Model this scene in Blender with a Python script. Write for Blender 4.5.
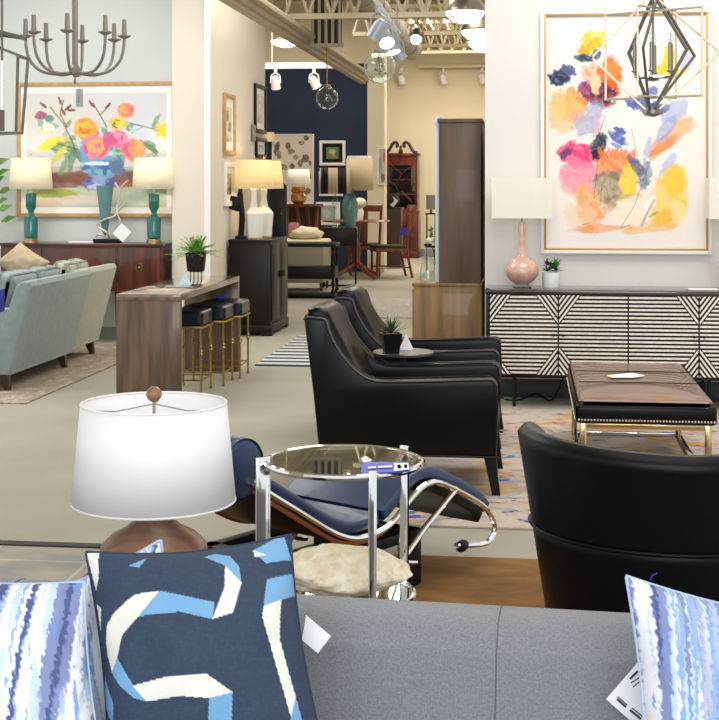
import bpy, bmesh, math, random
import numpy as np
from mathutils import Vector, Matrix, noise
R = math.radians
random.seed(7)
for o in list(bpy.data.objects): bpy.data.objects.remove(o)
scn = bpy.context.scene
C = scn.collection
# ------------------------------------------------------------------ camera
TH = R(7.0); FPX = 1385.0; HOR = 184.0; EYE = 1.52
cd = bpy.data.cameras.new('camera'); cam = bpy.data.objects.new('camera', cd); C.objects.link(cam)
cam.location = (0, 0, EYE); cam.rotation_euler = (R(90), 0, TH)
cd.sensor_fit = 'HORIZONTAL'; cd.sensor_width = 36; cd.lens = 36*FPX/719
cd.shift_y = -(360-HOR)/719; cd.clip_end = 100
scn.camera = cam
# ------------------------------------------------------------------ world, light, exposure
w = bpy.data.worlds.new('world'); scn.world = w; w.use_nodes = True
w.node_tree.nodes['Background'].inputs[0].default_value = (0.93, 0.97, 1.0, 1)
w.node_tree.nodes['Background'].inputs[1].default_value = 0.9
def area(name, loc, size, power, col=(1, .96, .9), rot=(0, 0, 0), sy=None):
    l = bpy.data.lights.new(name, 'AREA'); l.energy = power; l.color = col; l.size = size
    l.shape = 'RECTANGLE'; l.size_y = sy or size
    o = bpy.data.objects.new(name, l); o.location = loc; o.rotation_euler = rot; C.objects.link(o); return o
area('ceiling_fill_light', (0.3, 3.2, 4.4), 3.0, 55, (1, .98, .96))  # unseen area lights added below the ceiling for even showroom light
area('ceiling_fill_light', (0.8, 7.6, 4.4), 2.6, 90, (1, .98, .96))
area('ceiling_fill_light', (-4.6, 9.6, 4.4), 3.0, 150, (.98, .98, .97))
area('ceiling_fill_light', (-1.6, 13.0, 4.5), 2.4, 85, (1, .95, .86))
area('ceiling_fill_light', (-1.6, 19.0, 4.5), 2.6, 190, (1, .92, .78))
area('ceiling_fill_light', (-3.8, 20.8, 4.5), 2.0, 90, (1, .92, .80))
area('ceiling_fill_light', (-1.4, 25.6, 4.5), 2.6, 400, (1, .91, .74))
def spot(name, loc, target, power, angle=50, col=(1, .95, .86), r=.05):
    l = bpy.data.lights.new(name, 'SPOT'); l.energy = power; l.color = col; l.spot_size = R(angle); l.spot_blend = .7
    l.shadow_soft_size = r
    o = bpy.data.objects.new(name, l); o.location = loc
    o.rotation_euler = (Vector(target)-Vector(loc)).to_track_quat('-Z', 'Y').to_euler(); C.objects.link(o); return o
spot('track_spot', (0.9, 7.4, 4.2), (0.75, 9.95, 1.8), 45, 60)
spot('track_spot', (2.2, 6.4, 4.2), (1.3, 8.0, 0.4), 110, 50)
spot('track_spot', (-4.2, 10.2, 4.2), (-4.2, 13.2, 1.8), 50, 60)
spot('track_spot', (-2.6, 10.4, 4.2), (-3.1, 12.9, 1.6), 30, 50)
scn.view_settings.view_transform = 'Standard'; scn.view_settings.look = 'None'
scn.view_settings.gamma = 1; scn.view_settings.use_curve_mapping = False
scn.view_settings.exposure = 0.3
area('front_fill_light', (0.2, -1.6, 2.5), 4.5, 135, (.95, .98, 1), (R(80), 0, 0), 2.2)  # added area light behind the camera, fills the view from the front
# ------------------------------------------------------------------ photo geometry helpers (room frame)
cT, sT = math.cos(TH), math.sin(TH)
def PD(px, py, D):
    u = (px-359.5)/FPX; v = (HOR-py)/FPX
    return Vector((D*(-sT+u*cT), D*(cT+u*sT), EYE+v*D))
def PZ(px, py, z): return PD(px, py, (EYE-z)*FPX/(py-HOR))
def G(px, py): return PZ(px, py, 0.0)
def PY(px, py, Y):
    u = (px-359.5)/FPX; return PD(px, py, Y/(cT+u*sT))
def PX(px, py, X):
    u = (px-359.5)/FPX; return PD(px, py, X/(-sT+u*cT))
def lin(h):
    if isinstance(h, (tuple, list)): return tuple(h[:3])
    h = h.lstrip('#'); c = [int(h[i:i+2], 16)/255 for i in (0, 2, 4)]
    return tuple(x/12.92 if x <= .04045 else ((x+.055)/1.055)**2.4 for x in c)
# ------------------------------------------------------------------ materials
def newmat(name):
    m = bpy.data.materials.new(name); m.use_nodes = True
    return m, m.node_tree, m.node_tree.nodes['Principled BSDF']
def mat(name, col, rough=.5, metal=0, var=.0, vscale=6, bump=0, bscale=80, coat=0, spec=.5, stretch=(1, 1, 1), col2=None, detail=4, sheen=0):
    m, nt, b = newmat(name); c = lin(col); b.inputs['Base Color'].default_value = (*c, 1)
    b.inputs['Roughness'].default_value = rough; b.inputs['Metallic'].default_value = metal
    b.inputs['Coat Weight'].default_value = coat; b.inputs['Specular IOR Level'].default_value = spec
    if sheen: b.inputs['Sheen Weight'].default_value = sheen
    if var or bump or col2:
        tc = nt.nodes.new('ShaderNodeTexCoord'); mp = nt.nodes.new('ShaderNodeMapping')
        mp.inputs['Scale'].default_value = stretch; nt.links.new(tc.outputs['Object'], mp.inputs['Vector'])
    if var or col2:
        n = nt.nodes.new('ShaderNodeTexNoise'); n.inputs['Scale'].default_value = vscale; n.inputs['Detail'].default_value = detail
        nt.links.new(mp.outputs[0], n.inputs['Vector'])
        r = nt.nodes.new('ShaderNodeValToRGB'); nt.links.new(n.outputs[0], r.inputs[0])
        a = lin(col2) if col2 else tuple(x*(1-var) for x in c); bb = c if col2 else tuple(min(1, x*(1+var)) for x in c)
        r.color_ramp.elements[0].position = .35; r.color_ramp.elements[1].position = .65
        r.color_ramp.elements[0].color = (*a, 1); r.color_ramp.elements[1].color = (*bb, 1)
        nt.links.new(r.outputs[0], b.inputs['Base Color'])
    if bump:
        n2 = nt.nodes.new('ShaderNodeTexNoise'); n2.inputs['Scale'].default_value = bscale; n2.inputs['Detail'].default_value = 3
        nt.links.new(mp.outputs[0], n2.inputs['Vector'])
        bp = nt.nodes.new('ShaderNodeBump'); bp.inputs['Strength'].default_value = bump; bp.inputs['Distance'].default_value = .01
        nt.links.new(n2.outputs[0], bp.inputs['Height']); nt.links.new(bp.outputs[0], b.inputs['Normal'])
    return m
def wood(name, c1, c2, axis='Z', scale=3, rough=.4, coat=.2):
    st = {'X': (.12, 1, 1), 'Y': (1, .12, 1), 'Z': (1, 1, .12)}[axis]
    return mat(name, c1, rough, col2=c2, vscale=scale*5, stretch=st, coat=coat, detail=8, bump=.05, bscale=60)
def glass(name, col='#ffffff', rough=0.02, ior=1.45, alpha=None):
    m, nt, b = newmat(name); b.inputs['Base Color'].default_value = (*lin(col), 1); b.inputs['Roughness'].default_value = rough
    b.inputs['Transmission Weight'].default_value = 1; b.inputs['IOR'].default_value = ior; return m
def thin_glass(name, tint='#e8f0ee', refl=.12):
    m, nt, b = newmat(name); nt.nodes.remove(b); out = nt.nodes['Material Output']
    t = nt.nodes.new('ShaderNodeBsdfTransparent'); t.inputs[0].default_value = (*lin(tint), 1)
    g = nt.nodes.new('ShaderNodeBsdfGlossy'); g.inputs['Roughness'].default_value = .02
    lw = nt.nodes.new('ShaderNodeLayerWeight'); lw.inputs[0].default_value = .5; f = nt.nodes.new('ShaderNodeMath'); f.operation = 'POWER'; f.inputs[1].default_value = 3.5; nt.links.new(lw.outputs['Facing'], f.inputs[0])
    ad = nt.nodes.new('ShaderNodeMath'); ad.operation = 'ADD'; ad.inputs[1].default_value = refl; nt.links.new(f.outputs[0], ad.inputs[0])
    mx = nt.nodes.new('ShaderNodeMixShader'); nt.links.new(ad.outputs[0], mx.inputs[0]); nt.links.new(t.outputs[0], mx.inputs[1]); nt.links.new(g.outputs[0], mx.inputs[2])
    nt.links.new(mx.outputs[0], out.inputs[0]); return m
def emit(name, col, s):
    m, nt, b = newmat(name); b.inputs['Base Color'].default_value = (*lin(col), 1)
    b.inputs['Emission Color'].default_value = (*lin(col), 1); b.inputs['Emission Strength'].default_value = s; return m
def vcol(name, rough=.7, bump=0, bscale=200, coat=0):
    m, nt, b = newmat(name); a = nt.nodes.new('ShaderNodeAttribute'); a.attribute_name = 'Col'
    nt.links.new(a.outputs['Color'], b.inputs['Base Color']); b.inputs['Roughness'].default_value = rough; b.inputs['Coat Weight'].default_value = coat
    if bump:
        tc = nt.nodes.new('ShaderNodeTexCoord'); n2 = nt.nodes.new('ShaderNodeTexNoise'); n2.inputs['Scale'].default_value = bscale
        nt.links.new(tc.outputs['Object'], n2.inputs['Vector']); bp = nt.nodes.new('ShaderNodeBump'); bp.inputs['Strength'].default_value = bump; bp.inputs['Distance'].default_value = .005
        nt.links.new(n2.outputs[0], bp.inputs['Height']); nt.links.new(bp.outputs[0], b.inputs['Normal'])
    return m
def shade_mat(name, col, glow=.0, gcol='#fff4dd'):
    m, nt, b = newmat(name); b.inputs['Base Color'].default_value = (*lin(col), 1); b.inputs['Roughness'].default_value = .85
    tc = nt.nodes.new('ShaderNodeTexCoord'); n2 = nt.nodes.new('ShaderNodeTexNoise'); n2.inputs['Scale'].default_value = 260
    nt.links.new(tc.outputs['Object'], n2.inputs['Vector']); bp = nt.nodes.new('ShaderNodeBump'); bp.inputs['Strength'].default_value = .06; bp.inputs['Distance'].default_value = .003
    nt.links.new(n2.outputs[0], bp.inputs['Height']); nt.links.new(bp.outputs[0], b.inputs['Normal'])
    tr = nt.nodes.new('ShaderNodeBsdfTranslucent'); tr.inputs[0].default_value = (*lin(col), 1); mx = nt.nodes.new('ShaderNodeMixShader'); mx.inputs[0].default_value = .34
    nt.links.new(b.outputs[0], mx.inputs[1]); nt.links.new(tr.outputs[0], mx.inputs[2]); nt.links.new(mx.outputs[0], nt.nodes['Material Output'].inputs[0])
    if glow: b.inputs['Emission Color'].default_value = (*lin(gcol), 1); b.inputs['Emission Strength'].default_value = glow
    return m
M = {}
M['black_leather'] = mat('black_leather', '#050406', .30, bump=.05, bscale=160, coat=.0, spec=.22)
M['navy_leather'] = mat('navy_leather', '#24385c', .36, bump=.12, bscale=150, coat=.1, var=.12, vscale=9)
M['dark_leather'] = mat('dark_leather', '#04060c', .38, bump=.06, bscale=180, spec=.2)
M['stool_leather'] = mat('stool_leather', '#141a26', .3, bump=.08, bscale=120, coat=.2)
M['ottoman_sheen_leather'] = mat('ottoman_sheen_leather', '#6f4f3e', .27, bump=.02, bscale=90, coat=.35, var=.15, vscale=4)  # brown warmed and lightened to hold the light reflected on the top
M['black'] = mat('black_lacquer', '#060506', .4, spec=.3)
M['black_metal'] = mat('black_metal', '#08080a', .45, spec=.3)
M['chrome'] = mat('chrome', '#e4e2e0', .07, metal=1)
M['nickel'] = mat('brushed_nickel', '#8e8880', .33, metal=1)
M['pewter'] = mat('pewter', '#968f85', .5, metal=.35)
M['brass'] = mat('antique_brass', '#a98a4c', .34, metal=.9, var=.15, vscale=30)
M['champagne'] = mat('champagne_metal', '#c3a87c', .2, metal=1)
M['gold'] = mat('gold_leaf', '#c99a4a', .4, metal=.6)
M['goldwood'] = mat('gilded_wood', '#bd9763', .5, var=.1, vscale=20)
M['white'] = mat('white_paint', '#efeeec', .5)
M['paper'] = mat('white_paper', '#f2f2f4', .6)
M['blue_card'] = mat('blue_card', '#4a56c4', .5)
M['deep_blue'] = mat('deep_blue_tag', '#1e2f9a', .5)
M['ink'] = mat('printed_ink', '#3c3c48', .7)
M['walnut_console'] = wood('walnut_console', '#7a614f', '#4e3b30', 'Z', 3.2, .42, .25)
M['console_top'] = wood('console_top', '#8b7766', '#655142', 'Y', 2.6, .13, .8)
M['mahogany'] = wood('mahogany', '#5c2717', '#32140d', 'X', 2.4, .3, .4)
M['mahogany_v'] = wood('mahogany_upright', '#66301c', '#3a170e', 'Z', 2.4, .3, .4)
M['red_mahogany'] = wood('red_mahogany', '#702712', '#41140a', 'Z', 1.8, .32, .4)
M['cherry'] = wood('cherry_wood', '#8a4526', '#5c2a16', 'Z', 3, .35, .3)
M['espresso'] = mat('espresso_wood', '#170f0e', .38, coat=.0, spec=.3, var=.15, vscale=8)
M['hutch_grey'] = wood('hutch_side_wood', '#6b5746', '#4c3b30', 'Z', 1.4, .5, .1)
M['hutch_base'] = wood('hutch_base_wood', '#94703f', '#6d4e2b', 'Z', 3.0, .45, .2)
M['lamp_wood'] = wood('turned_wood', '#9a7251', '#5c3e29', 'X', 2.2, .42, .2)
M['dark_wood'] = mat('dark_leg_wood', '#331d15', .4, coat=.2)
M['grey_sofa'] = mat('grey_weave', '#7d8087', .9, var=.16, vscale=260, bump=.5, bscale=420, sheen=.2)
M['sofa_blue'] = mat('blue_grey_upholstery', '#8a9898', .8, var=.07, vscale=18, bump=.15, bscale=200, sheen=.2)
M['sofa_cream'] = mat('sage_cream_upholstery', '#adaf9f', .8, var=.06, vscale=18, bump=.15, bscale=200, sheen=.2)
M['tan_cushion'] = mat('tan_cushion', '#b8a383', .9, bump=.2, bscale=200)
M['teal_glass'] = mat('teal_glass', '#1d7f78', .08, coat=.6)
M['teal_glass'].node_tree.nodes['Principled BSDF'].inputs['Transmission Weight'].default_value = .45
M['teal_pot'] = mat('teal_glaze', '#5c8a8c', .2, coat=.5, var=.1, vscale=8)
M['clear'] = thin_glass('clear_glass', '#eef6f4', .10)
M['clear_table'] = thin_glass('table_glass', '#e4ece0', .22)
M['pink_ceramic'] = mat('pink_crackle_glaze', '#dcb6a6', .18, coat=.7, col2='#c79a8c', vscale=14)
M['white_ceramic'] = mat('white_ceramic', '#f0f0ee', .25, coat=.4)
M['leaf'] = mat('leaf_green', '#4d7a2e', .45, var=.3, vscale=20)
M['leaf_dark'] = mat('leaf_deep_green', '#2f5a33', .4, var=.3, vscale=20)
M['leaf_fern'] = mat('fern_green', '#8fb04e', .5, var=.3, vscale=25)
M['soil'] = mat('soil', '#8a6a4c', .9, bump=.4, bscale=60)
M['coral'] = mat('coral_stone', '#fbf3e2', .85, bump=1.0, bscale=55, col2='#ead9ba', vscale=30)
M['cream_cloth'] = mat('cream_cloth', '#d8cdb0', .9, bump=.2)
M['shade_white'] = shade_mat('white_linen_shade', '#fafafc', .0)
M['shade_lit'] = shade_mat('warm_linen_shade', '#efe9d6', .12)
M['shade_cream'] = shade_mat('cream_linen_shade', '#ead9ae', .25, '#ffe9b8')
M['shade_pale'] = shade_mat('pale_linen_shade', '#f5f3ec', .06)
M['bulb'] = emit('lit_bulb', '#f4f8ff', 6)
M['dome'] = emit('lit_opal_dome', '#f4f8ff', 2.2)
M['darkfab'] = mat('dark_green_seat', '#3a3a26', .9)
# ------------------------------------------------------------------ mesh builder
class MB:
    def __init__(s): s.v = []; s.f = []; s.m = []; s.c = None
    def add(s, vs, fs, mi=0):
        o = len(s.v); s.v += [tuple(v) for v in vs]; s.f += [tuple(i+o for i in f) for f in fs]; s.m += [mi]*len(fs); return s
    def bm(s, b, mi=0, mtx=None):
        if mtx is not None: b.transform(mtx)
        b.verts.index_update(); s.add([v.co[:] for v in b.verts], [[v.index for v in f.verts] for f in b.faces], mi); b.free(); return s
    def box(s, c, d, bev=0, rot=None, mi=0, seg=2, puff=0, sub=0):
        b = bmesh.new(); bmesh.ops.create_cube(b, size=1)
        for v in b.verts: v.co = Vector((v.co.x*d[0], v.co.y*d[1], v.co.z*d[2]))
        if sub or puff: bmesh.ops.subdivide_edges(b, edges=b.edges[:], cuts=sub or 5, use_grid_fill=True)
        if puff:
            for v in b.verts:
                a = [min(1, abs(v.co[i])/(d[i]/2)) for i in range(3)]
                k = min(range(3), key=lambda i: d[i]); o = [i for i in range(3) if i != k]
                f = (1-a[o[0]]**2)*(1-a[o[1]]**2)
                v.co[k] += math.copysign(puff*f, v.co[k]) if a[k] > .5 else 0
        if bev: 
            es = [e for e in b.edges if len(e.link_faces) == 2 and e.calc_face_angle() > 1.0] if puff or sub else b.edges[:]
            bmesh.ops.bevel(b, geom=es, offset=bev, segments=seg, affect='EDGES', profile=.5)
        mt = Matrix.Translation(Vector(c)) @ (Matrix(rot).to_4x4() if rot is not None else Matrix())
        return s.bm(b, mi, mt)
    def b2(s, a, b_, bev=0, mi=0, **k):
        return s.box([(a[i]+b_[i])/2 for i in range(3)], [abs(b_[i]-a[i]) for i in range(3)], bev, mi=mi, **k)
    def cyl(s, p0, p1, r0, r1=None, n=16, mi=0, cap=True):
        r1 = r0 if r1 is None else r1; p0 = Vector(p0); p1 = Vector(p1); ax = (p1-p0)
        q = ax.to_track_quat('Z', 'Y').to_matrix(); vs = []
        for p, r in ((p0, r0), (p1, r1)):
            for i in range(n):
                a = 2*math.pi*i/n; vs.append(p+q@Vector((r*math.cos(a), r*math.sin(a), 0)))
        fs = [(i, (i+1) % n, n+(i+1) % n, n+i) for i in range(n)]
        if cap: fs += [tuple(range(n-1, -1, -1)), tuple(range(n, 2*n))]
        return s.add(vs, fs, mi)
    def tube(s, pts, r, n=8, closed=False, mi=0, flat=None):
        pts = [Vector(p) for p in pts]; L = len(pts); vs = []; up = None
        for i, p in enumerate(pts):
            a = pts[(i-1) % L] if (closed or i > 0) else p; b = pts[(i+1) % L] if (closed or i < L-1) else p
            t = (b-a).normalized()
            if up is None: up = Vector((0, 0, 1)) if abs(t.z) < .9 else Vector((0, 1, 0))
            sd = t.cross(up).normalized(); up = sd.cross(t).normalized()
            rr = r[i] if isinstance(r, (list, tuple)) else r
            for k in range(n):
                an = 2*math.pi*k/n; vs.append(p+sd*math.cos(an)*rr+up*math.sin(an)*rr*(flat or 1))
        fs = []
        for i in range(L if closed else L-1):
            for k in range(n):
                fs.append((i*n+k, i*n+(k+1) % n, ((i+1) % L)*n+(k+1) % n, ((i+1) % L)*n+k))
        if not closed: fs += [tuple(range(n-1, -1, -1)), tuple((L-1)*n+k for k in range(n))]
        return s.add(vs, fs, mi)
    def lathe(s, prof, c=(0, 0, 0), n=32, mi=0, capb=True, capt=True, sx=1, sy=1):
        vs = []; c = Vector(c)
        for r, z in prof:
            for i in range(n):
                a = 2*math.pi*i/n; vs.append(c+Vector((r*math.cos(a)*sx, r*math.sin(a)*sy, z)))
        fs = []
        for j in range(len(prof)-1):
            for i in range(n): fs.append((j*n+i, j*n+(i+1) % n, (j+1)*n+(i+1) % n, (j+1)*n+i))
        if capb: fs.append(tuple(range(n-1, -1, -1)))
        if capt: fs.append(tuple((len(prof)-1)*n+i for i in range(n)))
        return s.add(vs, fs, mi)
    def prism(s, poly, t0, t1, plane='xz', mi=0, bev=0):
        def P(a, b_, t): return {'xz': (a, t, b_), 'xy': (a, b_, t), 'yz': (t, a, b_)}[plane]
        n = len(poly)
        b = bmesh.new(); v0 = [b.verts.new(P(a, c, t0)) for a, c in poly]; v1 = [b.verts.new(P(a, c, t1)) for a, c in poly]
        e0 = b.faces.new(v0); e1 = b.faces.new(v1[::-1])
        for i in range(n): b.faces.new((v0[i], v1[i], v1[(i+1) % n], v0[(i+1) % n]))
        bmesh.ops.recalc_face_normals(b, faces=b.faces[:])
        if bev:
            es = list(e0.edges)+list(e1.edges); bmesh.ops.bevel(b, geom=es, offset=bev, segments=3, affect='EDGES', profile=.5)
        return s.bm(b, mi)
    def surf(s, fn, nu, nv, mi=0, cu=False):
        vs = [fn(i/nu, j/nv) for j in range(nv+1) for i in range(nu+1)]
        fs = [(j*(nu+1)+i, j*(nu+1)+i+1, (j+1)*(nu+1)+i+1, (j+1)*(nu+1)+i) for j in range(nv) for i in range(nu)]
        return s.add(vs, fs, mi)
    def ball(s, c, r, n=16, mi=0, sc=(1, 1, 1)):
        b = bmesh.new(); bmesh.ops.create_uvsphere(b, u_segments=n, v_segments=max(6, n//2), radius=r)
        for v in b.verts: v.co = Vector((v.co.x*sc[0]+c[0], v.co.y*sc[1]+c[1], v.co.z*sc[2]+c[2]))
        return s.bm(b, mi)
    def move(s, d=(0, 0, 0), rz=0):
        m = Matrix.Translation(Vector(d)) @ Matrix.Rotation(rz, 4, 'Z'); s.v = [tuple(m @ Vector(v)) for v in s.v]; return s
    def build(s, name, mats, parent=None, smooth=True, ang=35, loc=None, solid=0):
        me = bpy.data.meshes.new(name); me.from_pydata(s.v, [], s.f)
        if not isinstance(mats, (list, tuple)): mats = [mats]
        for m in mats: me.materials.append(M[m] if isinstance(m, str) else m)
        if len(mats) > 1: me.polygons.foreach_set('material_index', s.m)
        if s.c is not None:
            at = me.color_attributes.new('Col', 'FLOAT_COLOR', 'POINT'); at.data.foreach_set('color', np.asarray(s.c, dtype=np.float32).ravel())
        if smooth:
            me.shade_smooth(); me.set_sharp_from_angle(angle=R(ang))
        me.update()
        b = bmesh.new(); b.from_mesh(me)
        if s.c is None: bmesh.ops.recalc_face_normals(b, faces=b.faces[:])
        b.to_mesh(me); b.free()
        o = bpy.data.objects.new(name, me); C.objects.link(o)
        if parent: o.parent = parent
        if loc is not None: o.location = loc
        if solid:
            md = o.modifiers.new('solid', 'SOLIDIFY'); md.thickness = solid; md.offset = 0
        return o
def tag(o, label, cat, group=None):
    o['label'] = label; o['category'] = cat
    if group: o['group'] = group
    return o
def thing(name, label, cat, loc=(0, 0, 0), rz=0, group=None):
    o = bpy.data.objects.new(name, None); C.objects.link(o); o.location = loc; o.rotation_euler = (0, 0, rz)
    o.empty_display_size = .1; return tag(o, label, cat, group)
def struct(o): o['kind'] = 'structure'; return o
def single(mb, name, mats, label, cat, loc, group=None, rz=0, **k):
    o = mb.build(name, mats, None, **k); o.location = loc; o.rotation_euler = (0, 0, rz); return tag(o, label, cat, group)
def dup(root, loc, rz=0, label=None, group=None):
    r = root.copy(); C.objects.link(r); r.location = loc; r.rotation_euler = (0, 0, rz)
    if label: r['label'] = label
    if group: r['group'] = group
    for ch in list(root.children):
        c = ch.copy(); C.objects.link(c); c.parent = r
        for g in ch.children:
            d = g.copy(); C.objects.link(d); d.parent = c
    return r
def spline(pts, n=6, closed=False):
    pts = [Vector(p) for p in pts]; out = []; L = len(pts)
    for i in range(L if closed else L-1):
        p0 = pts[(i-1) % L] if (closed or i > 0) else pts[0]; p1 = pts[i]; p2 = pts[(i+1) % L]
        p3 = pts[(i+2) % L] if (closed or i < L-2) else pts[-1]
        for k in range(n):
            t = k/n; out.append(.5*((2*p1)+(p2-p0)*t+(2*p0-5*p1+4*p2-p3)*t*t+(3*p1-p0-3*p2+p3)*t**3))
    if not closed: out.append(pts[-1])
    return out
# ------------------------------------------------------------------ paint helpers for artworks and printed cloth
def vnoise(X, Y, seed=0):
    rs = np.random.RandomState(seed); T = rs.rand(64, 64)
    xi = np.floor(X).astype(int); yi = np.floor(Y).astype(int); fx = X-xi; fy = Y-yi
    fx = fx*fx*(3-2*fx); fy = fy*fy*(3-2*fy)
    a = T[yi % 64, xi % 64]; b = T[yi % 64, (xi+1) % 64]; c = T[(yi+1) % 64, xi % 64]; d = T[(yi+1) % 64, (xi+1) % 64]
    return (a*(1-fx)+b*fx)*(1-fy)+(c*(1-fx)+d*fx)*fy
class Art:
    def __init__(s, x0, y0, x1, y1, nx, ny, bg):
        xs = np.linspace(x0, x1, nx); ys = np.linspace(y0, y1, ny); s.X, s.Y = np.meshgrid(xs, ys); s.nx, s.ny = nx, ny
        s.A = np.ones((ny, nx, 3))*np.array(lin(bg)); s.k = 0
    @classmethod
    def at(cls, X, Y, bg):
        s = cls.__new__(cls); s.X, s.Y = X, Y; s.ny, s.nx = X.shape; s.A = np.ones((*X.shape, 3))*np.array(lin(bg)); s.k = 0; return s
    def mix(s, mask, col, alpha=1):
        m = (np.clip(mask, 0, 1)*alpha)[..., None]; s.A = s.A*(1-m)+np.array(lin(col))*m
    def blob(s, cx, cy, rx, ry, col, ang=0, alpha=1, warp=.35, soft=.25, fr=None, col2=None):
        s.k += 1; a = R(ang); dx = s.X-cx; dy = s.Y-cy
        x = (dx*math.cos(a)+dy*math.sin(a))/rx; y = (-dx*math.sin(a)+dy*math.cos(a))/ry
        fr = fr or 2.2/max(rx, ry)*1.3; n = vnoise(s.X*fr+s.k*7.3, s.Y*fr+s.k*3.1, s.k)-.5; n2 = vnoise(s.X*fr*3+s.k, s.Y*fr*3, s.k+50)-.5
        r = np.sqrt(x*x+y*y)+warp*n*1.3+warp*.6*n2
        mask = np.clip((1-r)/soft, 0, 1); al = alpha*(.82+.36*vnoise(s.X*fr*2, s.Y*fr*2+9, s.k+9)); s.mix(mask*np.clip(al, 0, 1), col)
        if col2: s.mix(mask*np.clip((vnoise(s.X*fr*1.6+4, s.Y*fr*1.6, s.k+21)-.45)*5, 0, 1), col2, alpha*.8)
    def line(s, pts, w, col, alpha=1):
        d = np.full(s.X.shape, 1e9)
        for (x0, y0), (x1, y1) in zip(pts[:-1], pts[1:]):
            vx, vy = x1-x0, y1-y0; L = vx*vx+vy*vy+1e-9; t = np.clip(((s.X-x0)*vx+(s.Y-y0)*vy)/L, 0, 1)
            d = np.minimum(d, np.hypot(s.X-x0-t*vx, s.Y-y0-t*vy))
        s.mix(np.clip((w/2-d)/(.35*w)+.5, 0, 1), col, alpha)
    def poly(s, pts, col, alpha=1):
        ins = np.zeros(s.X.shape, bool); n = len(pts)
        for i in range(n):
            x0, y0 = pts[i]; x1, y1 = pts[(i+1) % n]
            if y0 == y1: continue
            c = ((s.Y < y0) != (s.Y < y1)) & (s.X < (x1-x0)*(s.Y-y0)/(y1-y0)+x0); ins ^= c
        s.mix(ins.astype(float), col, alpha)
    def canvas(s, name, w_, h_, rough=.75, parent=None, loc=None, mat_=None):
        """flat painted sheet facing -Y, centred on x, standing from z=0 to h_"""
        mb = MB(); nx, ny = s.nx, s.ny
        xs = np.linspace(-w_/2, w_/2, nx); zs = np.linspace(h_, 0, ny)
        mb.v = [(x, 0, z) for z in zs for x in xs]
        mb.f = [(j*nx+i, (j+1)*nx+i, (j+1)*nx+i+1, j*nx+i+1) for j in range(ny-1) for i in range(nx-1)]; mb.m = [0]*len(mb.f)
        mb.c = np.concatenate([s.A.reshape(-1, 3), np.ones((nx*ny, 1))], 1)
        return mb.build(name, mat_ or vcol('painted_canvas', rough), parent, smooth=False, loc=loc)
# ================================================================== SETTING
def carpet_mat():
    m = mat('carpet', '#a5a192', .95, var=.05, vscale=2.2, bump=.5, bscale=300, stretch=(1, 1, 1), detail=8, sheen=.1); return m
def tile_mat():
    m, nt, b = newmat('slate_tile'); tc = nt.nodes.new('ShaderNodeTexCoord'); mp = nt.nodes.new('ShaderNodeMapping')
    mp.inputs['Location'].default_value = (.0, -.11, 0); nt.links.new(tc.outputs['Object'], mp.inputs['Vector'])
    br = nt.nodes.new('ShaderNodeTexBrick'); br.offset = 0; br.squash = 1; br.inputs['Scale'].default_value = 1
    br.inputs['Brick Width'].default_value = .44; br.inputs['Row Height'].default_value = .44; br.inputs['Mortar Size'].default_value = .006
    br.inputs['Color1'].default_value = (*lin('#7f8583'), 1); br.inputs['Color2'].default_value = (*lin('#96918a'), 1); br.inputs['Mortar'].default_value = (*lin('#b5b2a8'), 1)
    nt.links.new(mp.outputs[0], br.inputs['Vector'])
    n = nt.nodes.new('ShaderNodeTexNoise'); n.inputs['Scale'].default_value = 3.5; nt.links.new(tc.outputs['Object'], n.inputs['Vector'])
    r = nt.nodes.new('ShaderNodeValToRGB'); r.color_ramp.elements[0].color = (*lin('#8b9896'), 1); r.color_ramp.elements[1].color = (*lin('#d8c8b4'), 1)
    r.color_ramp.elements[0].position = .4; r.color_ramp.elements[1].position = .62; nt.links.new(n.outputs[0], r.inputs[0])
    mx = nt.nodes.new('ShaderNodeMix'); mx.data_type = 'RGBA'; mx.blend_type = 'OVERLAY'; mx.inputs[0].default_value = .6
    nt.links.new(br.outputs[0], mx.inputs[6]); nt.links.new(r.outputs[0], mx.inputs[7]); nt.links.new(mx.outputs[2], b.inputs['Base Color'])
    b.inputs['Roughness'].default_value = .45; return m
YT = 5.63
struct(MB().b2((-11, YT, -.1), (6, 31, 0)).build('floor', carpet_mat(), smooth=False))
struct(MB().b2((-11, -3, -.1), (6, YT, 0)).build('floor.001', tile_mat(), smooth=False))
struct(MB().b2((-11, YT-.03, 0), (-1.35, YT+.03, .006), .002).build('trim_1', 'black'))
wallw = mat('white_wall', '#e4e2de', .85, bump=.03, bscale=40)
wallg = mat('pale_grey_wall', '#cdd3d2', .85, bump=.03, bscale=40)
wallc = mat('cream_wall', '#dccfb6', .85, bump=.03, bscale=40)
wallb = mat('navy_wall', '#1c2b45', .8, var=.05, vscale=2)
wallp = mat('column_paint', '#ded6c8', .85, bump=.03, bscale=40)
H = 4.7
YB = 9.95; XB = PY(485, 200, YB).x
struct(MB().b2((XB, YB, 0), (6, YB+.16, H)).build('wall_back', wallw, smooth=False))
struct(MB().b2((XB+.03, YB+.16, 0), (XB+.2, 29, H)).build('wall_right', wallw, smooth=False))
YL = 13.2; XS = -3.02
struct(MB().b2((-11, YL, 0), (XS-.34, YL+.16, H)).build('wall_left', wallg, smooth=False))
struct(MB().b2((XS-.36, 12.88, 0), (XS, YL+.16, H)).build('wall_column', wallp, smooth=False))
struct(MB().b2((XS-.16, YL+.16, 0), (XS, 15.68, H)).build('wall_side', wallp, smooth=False))
struct(MB().b2((XS-.045, 12.865, 0), (XS+.012, 12.895, H)).build('trim_2', 'white', smooth=False))
xb = PY(368, 0, 23.8).x
zb = 1.52+(HOR-63)/FPX*23.9
struct(MB().b2((-8, 23.8, 0), (xb, 23.96, zb)).build('wall_far_left', wallb, smooth=False))
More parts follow.
